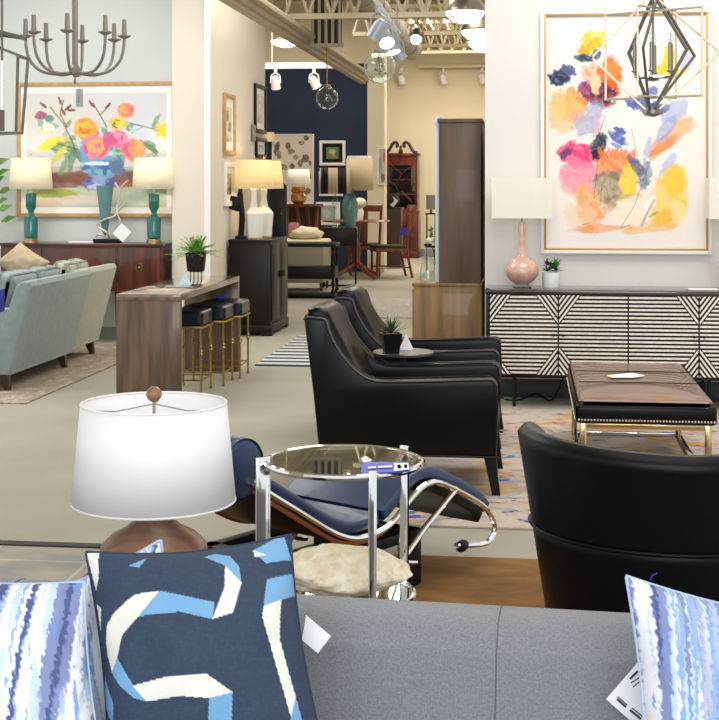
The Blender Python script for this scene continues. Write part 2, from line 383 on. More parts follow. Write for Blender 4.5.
struct(MB().b2((-8, 23.8, zb), (xb, 23.96, H)).build('wall_far_upper', wallc, smooth=False))
struct(MB().b2((xb, 23.7, 0), (PY(385, 0, 23.8).x, 24.1, H)).build('wall_far_column', wallc, smooth=False))
struct(MB().b2((-8, 29, 0), (XB+.2, 29.16, H)).build('wall_far', wallc, smooth=False))
struct(MB().b2((-8.2, YL+.16, 0), (-8, 29, H)).build('wall_far_side', wallc, smooth=False))
struct(MB().b2((-11, -1, H), (6, 29.16, H+.1)).build('ceiling', mat('ceiling_paint', '#cdbf9f', .9), smooth=False))
base = mat('grey_baseboard', '#8f8f8c', .6)
struct(MB().b2((XB, YB-.018, 0), (6, YB, .13), .004).build('baseboard_back', mat('dark_baseboard', '#3b3d42', .5)))
struct(MB().b2((-11, YL-.018, 0), (XS-.36, YL, .12), .004).build('baseboard_left', base))
struct(MB().b2((XS, 12.9, 0), (XS+.016, 15.66, .12), .004).build('baseboard_side', base))
struct(MB().b2((-2.4, 28.98, 0), (XB, 29, .16), .004).build('baseboard_far', base))
struct(MB().b2((XS, 15.0, 2.05), (XS+.02, 15.4, 2.075)).build('trim_3', 'nickel'))
# open ceiling: long beam and joists
beam = mat('painted_steel', '#a89c84', .6)
bx_, bz_ = PD(250, 9, 13.2).x, PD(250, 9, 13.2).z
m = MB()
m.b2((bx_-.10, 6, bz_-.04), (bx_+.0, 22.4, bz_+.02), .01).b2((bx_+.03, 6, bz_+.05), (bx_+.13, 22.4, bz_+.11), .01)
m.b2((bx_-.02, 6, bz_+.0), (bx_+.05, 22.4, bz_+.06))
struct(m.build('trim_4', beam))
def joist(y, z, x0=-2.7, x1=-.35, h=.42, n=9):
    m = MB(); m.b2((x0, y-.04, z), (x1, y+.04, z+.06)); m.b2((x0, y-.04, z+h), (x1, y+.04, z+h+.06)); dx = (x1-x0)/n
    for i in range(n):
        a = x0+i*dx; m.cyl((a, y, z+.03), (a+dx/2, y, z+h+.03), .02, n=6).cyl((a+dx/2, y, z+h+.03), (a+dx, y, z+.03), .02, n=6)
    return m
k = 5
for y, z in ((15.2, 3.35), (18.2, 3.7), (21.2, 3.8), (24.6, 3.95), (27.4, 4.1)):
    struct(joist(y, z, -2.7 if y < 23 else -2.45).build('trim_%d' % k, beam)); k += 1
m = MB()
for i in range(7): m.b2((-2.55+i*.3, 14, 4.45), (-2.42+i*.3, 28.9, H))
struct(m.build('trim_%d' % k, beam)); k += 1
m = MB().cyl((-2.3, 28.85, 3.98), (XB, 28.85, 3.98), .045, n=10); m.cyl((-2.4, 23, 4.05), (XB, 23, 4.05), .03, n=8)
struct(m.build('trim_%d' % k, mat('pipe_paint', '#d8cba8', .5))); k += 1
# ventilation duct in open ceiling
m = MB().cyl((-1.95, 14.5, 3.75), (-1.95, 23, 3.75), .17, n=20)
for i in range(8): m.cyl((-1.95, 15+i, 3.75), (-1.95, 15.04+i, 3.75), .18, n=20)
single(m, 'air_duct', 'pewter', 'round metal air duct under the open ceiling beyond the column', 'duct', (0, 0, 0))
# slotted return grille seen in the open ceiling
g = thing('air_grille', 'beige slatted air return hanging from open ceiling above the dark blue wall', 'vent', PD(326, 22, 16.4))
m = MB().b2((-.17, -.03, -.27), (.19, .03, .27)); m.build('backing', 'black', g)
for i in range(5):
    MB().b2((-.17+i*.08, -.06, -.27), (-.135+i*.08, -.02, .27)).build('slat', beam, g)
MB().b2((-.19, -.07, -.30), (.21, .0, -.26)).b2((-.19, -.07, .26), (.21, .0, .30)).build('grille_frame', beam, g)

# ================================================================== RUGS
def rug(name, x0, x1, y0, y1, m, label, t=.012):
    a = single(MB().b2((-(x1-x0)/2, -(y1-y0)/2, 0), ((x1-x0)/2, (y1-y0)/2, t), .004), name, m, label, 'rug', ((x0+x1)/2, (y0+y1)/2, .0)); return a
def multi_noise_mat(name, stops, scale, stretch=(1, 1, 1), dist=1.2, rough=.95, extra=None, bump=.3):
    m, nt, b = newmat(name); tc = nt.nodes.new('ShaderNodeTexCoord'); mp = nt.nodes.new('ShaderNodeMapping'); mp.inputs['Scale'].default_value = stretch
    nt.links.new(tc.outputs['Object'], mp.inputs[0]); n = nt.nodes.new('ShaderNodeTexNoise'); n.inputs['Scale'].default_value = scale; n.inputs['Detail'].default_value = 7
    n.inputs['Roughness'].default_value = .65; n.inputs['Distortion'].default_value = dist; nt.links.new(mp.outputs[0], n.inputs[0])
    r = nt.nodes.new('ShaderNodeValToRGB'); nt.links.new(n.outputs[0], r.inputs[0]); e = r.color_ramp.elements
    e[0].position = stops[0][0]; e[0].color = (*lin(stops[0][1]), 1); e[1].position = stops[-1][0]; e[1].color = (*lin(stops[-1][1]), 1)
    for p, c in stops[1:-1]: q = e.new(p); q.color = (*lin(c), 1)
    last = r.outputs[0]
    for (sc, lo, hi, col) in (extra or []):
        n3 = nt.nodes.new('ShaderNodeTexNoise'); n3.inputs['Scale'].default_value = sc; n3.inputs['Detail'].default_value = 6; n3.inputs['Roughness'].default_value = .7
        mp3 = nt.nodes.new('ShaderNodeMapping'); mp3.inputs['Location'].default_value = (sc, sc*2, 3); mp3.inputs['Scale'].default_value = stretch
        nt.links.new(tc.outputs['Object'], mp3.inputs[0]); nt.links.new(mp3.outputs[0], n3.inputs[0])
        r3 = nt.nodes.new('ShaderNodeValToRGB'); r3.color_ramp.elements[0].position = lo; r3.color_ramp.elements[1].position = hi; nt.links.new(n3.outputs[0], r3.inputs[0])
        mx = nt.nodes.new('ShaderNodeMix'); mx.data_type = 'RGBA'; nt.links.new(r3.outputs[0], mx.inputs[0]); nt.links.new(last, mx.inputs[6]); mx.inputs[7].default_value = (*lin(col), 1); last = mx.outputs[2]
    nt.links.new(last, b.inputs['Base Color']); b.inputs['Roughness'].default_value = rough
    if bump:
        n2 = nt.nodes.new('ShaderNodeTexNoise'); n2.inputs['Scale'].default_value = 250; nt.links.new(tc.outputs['Object'], n2.inputs[0])
        bp = nt.nodes.new('ShaderNodeBump'); bp.inputs['Strength'].default_value = bump; bp.inputs['Distance'].default_value = .01; nt.links.new(n2.outputs[0], bp.inputs['Height']); nt.links.new(bp.outputs[0], b.inputs['Normal'])
    return m
rug('abstract_rug', -.72, 3.4, 6.12, 9.35, multi_noise_mat('abstract_rug', [(.3, '#8f8682'), (.42, '#b9aca2'), (.52, '#cdbfb2'), (.62, '#a89a92'), (.75, '#bcae9f')], 2.2, (1, 1.6, 1), 1.5,
    extra=[(2.6, .535, .60, '#cf9a52'), (5.0, .575, .625, '#4a5c9c')]), 'abstract rug in beige, orange and blue under the two armchairs and ottoman')
rug('rust_rug', -1.34, 2.4, 3.7, 5.62, multi_noise_mat('rust_rug', [(.3, '#63431f'), (.5, '#82592b'), (.7, '#966c38')], 1.6, (1, 2, 1)), 'rust brown rug lying on the tiles beyond the grey sofa')
rug('ornate_rug', -5.6, G(100, 372).x, 9.2, 12.7, multi_noise_mat('ornate_rug', [(.3, '#7c6f62'), (.42, '#a79a86'), (.5, '#8a7d70'), (.58, '#c0b59f'), (.7, '#8d7c6c')], 5, (1, 1, 1), 2.5), 'faded beige ornate rug under the blue grey sofa')
rug('grey_rug', -2.2, -.9, 15.6, 18.2, multi_noise_mat('grey_rug', [(.3, '#7f7d7a'), (.5, '#aaa8a2'), (.7, '#c9c5bc')], 14), 'pale grey mottled rug in front of the black console table')
# striped flat woven rug
m, nt, b = newmat('striped_rug'); tc = nt.nodes.new('ShaderNodeTexCoord'); wv = nt.nodes.new('ShaderNodeTexWave'); wv.bands_direction = 'Y'; wv.inputs['Scale'].default_value = 1.35; wv.inputs['Distortion'].default_value = .5; wv.inputs['Detail'].default_value = 2
nt.links.new(tc.outputs['Object'], wv.inputs[0]); r = nt.nodes.new('ShaderNodeValToRGB'); r.color_ramp.elements[0].position = .45; r.color_ramp.elements[1].position = .55
r.color_ramp.elements[0].color = (*lin('#3c4c5e'), 1); r.color_ramp.elements[1].color = (*lin('#c9cac4'), 1); nt.links.new(wv.outputs[0], r.inputs[0]); nt.links.new(r.outputs[0], b.inputs['Base Color']); b.inputs['Roughness'].default_value = .95
p0 = G(255, 366); 
rug('striped_rug', p0.x, p0.x+1.0, p0.y, p0.y+2.3, m, 'navy and white striped flat woven rug beside the dark espresso cabinet')

# ================================================================== GREY SOFA (foreground)
a = PZ(0, 572, .74); b_ = PZ(632, 607, .74); ang = math.atan2(b_.y-a.y, b_.x-a.x); mid = a+(b_-a)*.55
sofa = thing('sofa', 'light grey woven sofa in the foreground holding the blue pillows', 'sofa', (mid.x, mid.y, 0), ang)
# local: x along the sofa, -y toward the viewer (front)
def soft(m, a, b, bev=.04, puff=0): return m.b2(a, b, bev, seg=4, puff=puff, sub=4 if puff else 0)
prof = [(-.20, .30), (-.215, .42), (-.165, .66), (-.15, .70), (-.12, .73), (-.08, .742), (-.03, .738), (0, .715), (.01, .68), (-.01, .12), (-.19, .12)]
prof = [(p.x, p.y) for p in spline([(a, b, 0) for a, b in prof[:9]], 4)]+prof[9:]
MB().prism(prof, -1.55, 1.55, 'yz', bev=.015).build('backrest', 'grey_sofa', sofa)
for xx in (-.62, .325): MB().tube([(xx, q[0]-.002 if q[1] < .6 else q[0], q[1]) for q in prof[:-3]], .0014, n=6).build('seam', mat('seam_thread', '#5f6166', .9), sofa)
soft(MB(), (-1.3, -.98, .10), (1.3, -.18, .28), .03).build('seat_base', 'grey_sofa', sofa)
for i in (-1, 1): soft(MB(), (min(0, i*1.3), -1.0, .28), (max(0, i*1.3), -.2, .43), .04, .02).build('seat_cushion', 'grey_sofa', sofa)
for i in (-1, 1): soft(MB(), (min(i*1.3, i*1.55), -1.0, .10), (max(i*1.3, i*1.55), -.02, .58), .05).build('armrest', 'grey_sofa', sofa)
for i in (-1, 1):
    for yy in (-.92, -.08): MB().cyl((i*1.45, yy, 0), (i*1.45, yy, .12), .018, .03, 12).build('leg', 'dark_wood', sofa)

# ------------------------------------------------------------------ throw pillows
def pillow(name, corners, thick, paint, label, group=None, n=230, mname='printed_cotton', pxc=None, rough=.9):
    TL, TR, BR, BL = [Vector(c) for c in corners]; cen = (TL+TR+BR+BL)/4
    nr = ((TR-TL).cross(BL-TL)).normalized()           # pointing away from viewer or toward
    if nr.y > 0: nr = -nr
    u = np.linspace(0, 1, n); U, V = np.meshgrid(u, u); a = U*2-1; b = V*2-1
    px = pxc or [(0, 0), (1, 0), (1, 1), (0, 1)]
    def bil(c): return ((1-U)*(1-V))[..., None]*np.array(c[0])+(U*(1-V))[..., None]*np.array(c[1])+(U*V)[..., None]*np.array(c[2])+((1-U)*V)[..., None]*np.array(c[3])
    P = bil([tuple(x) for x in (TL, TR, BR, BL)]); XY = bil(px)
    A = paint(XY[..., 0], XY[..., 1])
    ce = np.array(cen)
    # inward bowed edges
    pinch = 1-.075*((1-b**2)*np.abs(a)**3+(1-a**2)*np.abs(b)**3)
    P = ce+(P-ce)*pinch[..., None]
    t = thick*.68*(np.clip((1-a**2)*(1-b**2), 0, 1))**.55
    wr = ((vnoise(U*7+3, V*7, 3)-.5)*.016+(vnoise(U*3+V*9, V*3-U*2+9, 8)-.5)*.012)*(np.clip((1-a**2)*(1-b**2), 0, 1))**.3+np.sin((U+V)*23)*.0012
    N = np.array(nr); mb = MB(); F = P+(t+wr)[..., None]*N; B = P-(t*.8)[..., None]*N
    vs = np.concatenate([F.reshape(-1, 3), B.reshape(-1, 3)])-ce; mb.v = [tuple(x) for x in vs]; o = n*n
    for j in range(n-1):
        for i in range(n-1):
            q = (j*n+i, (j+1)*n+i, (j+1)*n+i+1, j*n+i+1); mb.f.append(q); mb.f.append(tuple(x+o for x in q[::-1]))
    mb.m = [0]*len(mb.f); col = np.concatenate([A.reshape(-1, 3)]*2); mb.c = np.concatenate([col, np.ones((len(col), 1))], 1)
    ob = mb.build(name, vcol(mname, rough, .25, 500), None, ang=80); ob.location = cen
    tag(ob, label, 'pillow', group)
    pc = MB(); ring = [P[0, i] for i in range(0, n, 4)]+[P[j, -1] for j in range(0, n, 4)]+[P[-1, i] for i in range(n-1, -1, -4)]+[P[j, 0] for j in range(n-1, -1, -4)]
    pc.tube([Vector(p)-cen for p in ring], .0028, 6, closed=True)
    return ob, pc
def stripes(seed, sx, sy, dx=0.0):
    def f(X, Y):
        u = X/sx; v = Y/sy; w = (u+.03*np.sin(v*2.2)+dx*v+(vnoise(u*5, v*2, seed+3)-.5)*.06+(vnoise(u*90, v*70, seed+9)-.5)*.022)*2.5
        A = Art.at(X, Y, '#e0e3ea')
        a1 = vnoise(w*13, v*.7+seed, seed); a2 = vnoise(w*19+5, v*1.0, seed+1); a3 = vnoise(w*26+9, v*1.4, seed+2); br = vnoise(u*60, v*9, seed+5); br2 = vnoise(u*24, v*3, seed+6)
        A.mix((a3-.54)*8*(br2 > .3), '#b4cae8', .9); A.mix((a2-.66)*9, '#7a9cd2', .85); A.mix((a1-.69)*9, '#6070a8', .85)
        A.mix((a1*a2-.52)*14, '#464f82', .9); A.mix((br-.72)*10*(a3 > .4)*(a3 < .62), '#6f96d6', .9); A.mix((.2-a1)*8, '#ffffff', .8)
        return A.A
    return f
def geo(X, Y):
    A = Art.at(X, Y, '#2b3950'); wv = vnoise(X*1.2, Y*.25, 4)*.5+vnoise(X*.2, Y*1.3, 5)*.5; A.mix((wv-.45)*2.5, '#3a4a63', .5)
    q = lambda *p: [(x/2.115, 520+y/2.115) for x, y in p]
    W_ = '#dad9d0'; B_ = '#6f9dc6'
    A.poly(q((225, 270), (232, 228), (250, 205), (300, 165), (352, 158), (310, 215), (272, 252), (258, 300), (242, 332), (228, 295)), W_)
    A.poly(q((352, 158), (468, 185), (465, 222), (395, 205), (310, 215)), B_)
    A.poly(q((487, 98), (522, 140), (507, 208), (465, 222), (488, 150)), W_)
    A.poly(q((438, 70), (462, 62), (495, 72), (517, 102), (522, 140), (487, 98), (462, 84)), B_)
    A.poly(q((242, 332), (258, 300), (300, 360), (330, 392), (300, 385), (265, 360)), B_)
    A.poly(q((298, 360), (380, 340), (455, 335), (507, 372), (460, 384), (400, 380), (330, 392)), W_)
    A.poly(q((460, 384), (507, 372), (500, 520), (450, 520)), B_)
    A.poly(q((574, 130), (625, 112), (650, 152), (570, 192)), B_)
    A.poly(q((570, 192), (607, 172), (605, 260), (640, 385), (628, 425), (600, 330), (568, 215)), W_)
    A.poly(q((640, 385), (655, 440), (650, 540), (615, 540), (628, 425)), B_)
    A.poly(q((540, 62), (575, 40), (600, 28), (622, 82), (572, 92)), B_); A.poly(q((545, 60), (560, 68), (570, 72), (548, 78)), W_)
    A.poly(q((180, 60), (207, 62), (209, 120), (200, 150)), W_); A.poly(q((200, 178), (215, 190), (210, 240)), W_)
    A.poly(q((215, 340), (245, 400), (240, 450), (210, 400)), B_); A.poly(q((275, 95), (312, 72), (300, 100)), B_)
    A.poly(q((230, 560), (400, 500), (560, 560), (400, 540)), W_)
    return A.A
def quad(c, dt, db): return [PD(c[0][0], c[0][1], dt), PD(c[1][0], c[1][1], dt), PD(c[2][0], c[2][1], db), PD(c[3][0], c[3][1], db)]
def trimmed(o, pc, m): pc.build('piping', m, o)
SPM = mat('pale_blue_seam', '#a9bbd6', .9)
c = [(86, 552), (290, 535), (336, 795), (108, 812)]
o1, pc = pillow('throw_pillow', quad(c, 2.34, 2.20), .15, geo, 'dark navy throw pillow with white and light blue ribbon pattern', pxc=c); trimmed(o1, pc, mat('navy_piping', '#28354c', .9))
c = [(-132, 580), (100, 574), (112, 812), (-112, 820)]
o2, pc = pillow('throw_pillow', [PD(-140, 566, 2.30), PD(84, 582, 2.30), PD(118, 830, 2.12), PD(-112, 825, 2.12)], .14, stripes(11, 1, 1.1, .25), 'blue and white brushstroke pillow at the far left of the grey sofa'); trimmed(o2, pc, SPM)
o3, pc = pillow('throw_pillow', [PD(-10, 606, 2.40), PD(161, 540, 2.40), PD(205, 770, 2.34), PD(40, 838, 2.34)], .10, stripes(23, 1, 1.1), 'blue and white brushstroke pillow tucked behind the dark navy pillow'); trimmed(o3, pc, SPM)
o4, pc = pillow('throw_pillow', [PD(626, 576, 2.28), PD(850, 622, 2.28), PD(840, 860, 2.15), PD(645, 835, 2.15)], .15, stripes(5, 1, 1.1, .12), 'blue and white brushstroke pillow at the right end of the grey sofa'); trimmed(o4, pc, SPM)
MB().tube([(0, 0, 0), (.004, 0, .008), (.012, 0, .012)], .001, 5).build('thread', 'deep_blue', o4, loc=PD(650, 580, 2.30)-o4.location)
# hang tags
def card(name, pts, D0, label, lines=(), m='paper', cat='tag', t=.0012, bars=()):
    P = [PD(x, y, D0 if len(p) == 0 else p[0]) for (x, y, *p) in pts]; cen = sum(P, Vector())/len(P)
    n = (P[1]-P[0]).cross(P[2]-P[0]).normalized(); n = n if n.y < 0 else -n
    mb = MB(); k = len(P); mb.add([p-cen for p in P]+[p-cen+n*t for p in P], [tuple(range(k)), tuple(range(2*k-1, k-1, -1))]+[(i, (i+1) % k, k+(i+1) % k, k+i) for i in range(k)])
    o = mb.build(name, m, None, smooth=False); o.location = cen; tag(o, label, cat)
    for (x0, y0, x1, y1, h) in lines:
        a = PD(x0, y0, 1); b = PD(x1, y1, 1); c0 = Vector((0, 0, EYE)); L = []
        for q in (a, b):
            d = (q-c0); tt = (cen+n*t*1.5-c0).dot(n)/d.dot(n); L.append(c0+d*tt-cen)
        dr = (L[1]-L[0]).normalized(); up = n.cross(dr)*h/2
        MB().add([L[0]-up, L[1]-up, L[1]+up, L[0]+up], [(0, 1, 2, 3)]).build('printed_line', 'ink', o, smooth=False)
    return o
card('price_tag', [(306, 615), (331, 636), (318, 653), (302, 640)], 2.36, 'small white paper tag poking out beside the dark navy pillow')
card('price_tag', [(606, 699), (640, 660), (672, 690), (655, 745), (632, 722)], 2.33, 'large white printed tag below the right striped pillow',
     lines=[(630, 679, 638, 671, .004), (631, 683, 643, 675, .002), (633, 687, 643, 679, .002), (617, 699, 626, 707, .004), (618, 697, 627, 705, .002), (630, 710, 641, 719, .004), (632, 708, 643, 717, .002)])

# ================================================================== TABLE LAMP behind sofa
L0 = PD(154, 500, 3.42); LX, LY = L0.x, L0.y; zt = .555
t = thing('end_table', 'dark round end table behind the sofa under the big white lamp', 'table', (LX, LY+.0, 0))
MB().lathe([(.17, zt-.025), (.175, zt-.02), (.175, zt-.004), (.17, zt)], n=40).build('tabletop', 'dark_wood', t)
MB().lathe([(.14, 0), (.14, .015), (.025, .03), (.02, .3), (.02, zt-.025)], n=24).build('pedestal', 'black_metal', t)
t = thing('table_lamp', 'large white drum shade lamp on squat turned wooden base behind sofa', 'lamp', (LX, LY, zt))
zl = L0.z-zt; zu = PD(154, 403, 3.42).z-zt
MB().lathe([(.085, 0), (.10, .01), (.128, .03), (.134, .05), (.13, .075), (.105, .10), (.07, .118), (.05, .135), (.04, .16), (.028, .185), (.02, .20)], n=48).build('lamp_base', 'lamp_wood', t)
sh = MB().lathe([(.200, zl), (.178, zu)], n=72, capb=False, capt=False).build('lamp_shade', 'shade_white', t, solid=.003)
MB().tube([(.200*math.cos(a/36*math.pi), .200*math.sin(a/36*math.pi), zl) for a in range(72)], .003, 6, closed=True).build('trim_band', 'shade_white', sh); MB().tube([(.178*math.cos(a/36*math.pi), .178*math.sin(a/36*math.pi), zu) for a in range(72)], .003, 6, closed=True).build('trim_band', 'shade_white', sh)
m = MB()
for k in range(3):
    a = R(100+120*k); m.tube([(0, 0, zu-.002), (.1*math.cos(a), .1*math.sin(a), zu-.012), (.176*math.cos(a), .176*math.sin(a), zu-.004)], .0016, 6)
m.cyl((0, 0, .19), (0, 0, zu+.004), .004, n=8).build('harp', 'pewter', t)
MB().ball((0, 0, zu+.022), .0195, 20).build('finial', 'lamp_wood', t)

# ================================================================== CHROME ACCENT TABLE
TD = 4.02; tp = PD(344, 464, TD); zt = tp.z; rt = 80/FPX*TD; zs = 1.52-(597-184)/FPX*4.02
t = thing('accent_table', 'round chrome accent table with glass top and flat chrome legs', 'table', (tp.x, tp.y, .013), TH)
def ringpts(r, z, n=64): return [(r*math.cos(2*math.pi*k/n), r*math.sin(2*math.pi*k/n), z) for k in range(n)]
MB().tube(ringpts(rt-.008, zt-.006), .009, 8, closed=True).build('top_rim', 'chrome', t)
MB().lathe([(rt-.012, zt-.006), (rt-.012, zt)], n=64).build('tabletop', 'clear_table', t, smooth=False)
MB().tube(ringpts(rt-.03, zs), .008, 8, closed=True).build('shelf_rim', 'chrome', t)
MB().lathe([(rt-.034, zs-.004), (rt-.034, zs+.002)], n=64).build('shelf', 'clear_table', t, smooth=False)
for aa, wd in ((187, .042), (-70, .022), (40, .03)):
    a = R(aa); c0, s0 = math.cos(a), math.sin(a); r0 = rt+.003
    rm = Matrix.Rotation(a if abs(aa) < 100 else a-R(75), 3, 'Z')
    MB().box((r0*c0, r0*s0, (zt+.012)/2), (.012, wd, zt+.012), .002, rot=rm).build('leg', 'chrome', t)
# tag and coral on the table
def flat_card(name, pts, z, label, m='paper', t=.003, cat='tag', parts=()):
    P = [PZ(x, y, z) for x, y in pts]; cen = sum(P, Vector())/len(P); mb = MB(); k = len(P)
    mb.add([p-cen for p in P]+[p-cen+Vector((0, 0, t)) for p in P], [tuple(range(k)), tuple(range(2*k-1, k-1, -1))]+[(i, (i+1) % k, k+(i+1) % k, k+i) for i in range(k)])
    o = mb.build(name, m, None, smooth=False); o.location = cen; tag(o, label, cat)
    for pn, pp, pm in parts:
        Q = [PZ(x, y, z+t)-cen+Vector((0, 0, t+.0004)) for x, y in pp]; MB().add(Q, [tuple(range(len(Q)))]).build(pn, pm, o, smooth=False)
    return o
flat_card('price_card', [(362, 463), (409, 463), (411, 472), (361, 474)], zt+.0155, 'blue and white printed card lying on the round glass accent table', 'blue_card',
    parts=[('printed_line', [(368, 468), (376, 467.4), (376, 469.2), (368, 469.8)], 'paper'), ('printed_line', [(378, 467.4), (392, 466.6), (392, 468.4), (378, 469)], 'paper'), ('printed_panel', [(394, 464.2), (408, 464.2), (409.5, 470.5), (394, 472.4)], 'paper'),
           ('printed_line', [(397, 466), (400, 465.6), (402, 469), (398, 470)], 'blue_card'), ('printed_line', [(404, 465.6), (407, 465.6), (407.5, 469), (404.5, 469.5)], 'blue_card')])
flat_card('price_tag', [(361, 459), (366, 457), (372, 461), (364, 464)], zt+.0145, 'crumpled clear white tag beside the blue card on glass table')
b = bmesh.new(); bmesh.ops.create_icosphere(b, subdivisions=5, radius=1)
for v in b.verts:
    c = v.co.copy(); n = noise.noise(c*1.6)*.22+noise.noise(c*4)*.07; pit = abs(noise.noise(c*15))*.10 if c.z > .1 else 0
    v.co = Vector((c.x*(.175+(.05*c.x if c.x > 0 else 0))*(1+n*.6), c.y*.13*(1+n), c.z*(.082 if c.z > 0 else .055)*(1+n-pit)*(1-.25*max(0, c.x))))
zmn = min(v.co.z for v in b.verts)
single(MB().bm(b), 'coral_rock', 'coral', 'pale pitted coral rock on the lower shelf of chrome table', 'coral', (PD(339, 560, TD-.02).x, PD(339, 560, TD-.02).y, zs+.017-zmn), ang=60, rz=TH)

# ================================================================== CHAISE LONGUE
hd = PD(240, 500, 4.42); CA = R(51)+TH
ax = Vector((math.cos(CA), math.sin(CA), 0)); wv_ = Vector((-math.sin(CA), math.cos(CA), 0)); CW = .27
org = Vector((hd.x, hd.y, .013))+wv_*CW
ch = thing('chaise_longue', 'navy leather chaise longue with tubular chrome frame beside the glass table', 'lounge chair', org, CA)
pf = spline([(0, 0, .60), (.08, 0, .54), (.28, 0, .42), (.48, 0, .305), (.62, 0, .265), (.78, 0, .28), (.93, 0, .365), (1.02, 0, .39), (1.12, 0, .37), (1.36, 0, .255), (1.44, 0, .19)], 5)
def sheet(i0, i1, off, th, w, name, m):
    P = pf[i0:i1]; N = []
    for i, p in enumerate(P):
        t_ = (P[min(i+1, len(P)-1)]-P[max(i-1, 0)]).normalized(); N.append(Vector((-t_.z, 0, t_.x)))
    poly = [(p+n*(off+th)).to_tuple() for p, n in zip(P, N)]+[(p+n*off).to_tuple() for p, n in reversed(list(zip(P, N)))]
    return MB().prism([(q[0], q[2]) for q in poly], -w, w, 'xz', bev=.012).build(name, m, ch)
sheet(0, 25, .0, .045, CW-.02, 'backrest', ['navy_leather'])
sheet(25, len(pf), .0, .045, CW-.02, 'seat', ['navy_leather'])
sheet(0, 26, -.03, .026, CW-.03, 'backrest_underside', ['black'])
sheet(36, len(pf), -.05, .045, CW-.03, 'seat_underside', ['black'])
MB().surf(lambda u, v: (.03+.095*math.cos(u*2*math.pi), (v-.5)*2*(CW-.01), .59+.095*math.sin(u*2*math.pi)*1.05), 28, 2).prism([(.03+.095*math.cos(k/28*2*math.pi), .59+.10*math.sin(k/28*2*math.pi)) for k in range(28)], -CW+.008, CW-.008, 'xz', bev=.02).build('headrest', 'navy_leather', ch)
for s_ in (-1, 1):
    y = s_*CW
    rail = [(p.x, y, p.z-.01) for p in pf[4:]]+[(1.47, y, .13), (1.44, y, .085), (1.36, y, .08), (1.20, y, .11)]
    MB().tube(spline(rail, 2), .0115, 8).build('frame_rail', 'chrome', ch)
    MB().tube([(1.20, y, .33), (1.0, y, .22), (.80, y, .09)], .0115, 8).build('brace', 'chrome', ch)
    MB().tube([(p.x, y*.93, p.z-.032) for p in pf[1:26]], .0075, 6).build('piping', mat('tan_piping', '#a8602c', .4), ch)
    MB().tube(spline([(.86, y, .24), (.84, y, .17), (.87, y, .12), (.94, y, .10)], 4), .009, 8).build('rubber_loop', 'chrome', ch)
    MB().ball((1.24, y, .10), .03, 12, sc=(1.3, .6, .8)).build('rubber_foot', 'black', ch)
m = MB()
for xx in (.35, .98):
    m.b2((xx-.035, -.24, 0), (xx+.035, -.18, .21), .004).b2((xx-.035, .18, 0), (xx+.035, .24, .21), .004).b2((xx-.03, -.24, .17), (xx+.03, .24, .21), .004)
for yy in (-.21, .21): m.b2((.35, yy-.025, .17), (.98, yy+.025, .21), .004).b2((.35, yy-.025, .05), (.98, yy+.025, .09), .004)
m.build('base', 'black', ch)

# ================================================================== DARK SWIVEL CHAIR (right)
pc_ = PD(694, 500, 3.92)
sc_ = thing('swivel_chair', 'dark navy leather barrel chair seen from behind at right', 'armchair', (pc_.x, pc_.y, .013), TH+R(-3))
HW = .475
def shell(u, z, inn=0):
    t_ = (u*2-1); a = t_*R(100); wz = 1-.20*max(0, (.75-z)/.6)
    hw = HW*wz-inn; return Vector((hw*math.sin(a)/1.0, .42-(.42*wz+.02-inn)*math.cos(a)*1.0-(0 if abs(t_) < .9 else 0), 0))
def topz(u): t_ = u*2-1; return .705+.022*abs(t_)-max(0, abs(t_)-.93)**2*3
def outer(u, v, z0, z1f): 
    z = z0+(z1f(u)-z0)*v; p = shell(u, z); p.z = z; return p
def shellbody(z0, z1f, th, name, m):
    mb = MB(); nu, nv = 48, 10
    def f(u, v):
        a = v*2*math.pi
        if v < .4: vv = v/.4; z = z0+(z1f(u)-z0)*vv; p = shell(u, z, 0); p.z = z; return p
        if v < .6: vv = (v-.4)/.2; z = z1f(u)+math.sin(vv*math.pi)*th*.35; p = shell(u, z, th*vv); p.z = z; return p
        vv = (v-.6)/.4; z = z1f(u)+(z0-z1f(u))*vv; p = shell(u, z, th); p.z = z; return p
    mb.surf(f, nu, 30); n1 = nu+1
    for e in (0, nu): mb.f.append(tuple(j*n1+e for j in range(31))); mb.m.append(0)
    return mb.build(name, m, sc_, ang=50)
ws = lambda u: .475
shellbody(.455, topz, .085, 'backrest', 'dark_leather')
shellbody(.12, lambda u: .44, .10, 'lower_shell', 'dark_leather')
MB().tube([shell(k/40, .47, -.002)+Vector((0, 0, .448)) for k in range(41)], .006, 6).build('welt', 'dark_leather', sc_)
MB().lathe([(.30, .25), (.345, .29), (.345, .39), (.30, .43), (0.01, .44)], c=(0, .42, 0), n=40).build('seat_cushion', 'dark_leather', sc_)
MB().lathe([(.26, 0), (.26, .02), (.05, .035), (.05, .12), (.30, .13), (.30, .25)], c=(0, .40, 0), n=32).build('swivel_base', 'black_metal', sc_)
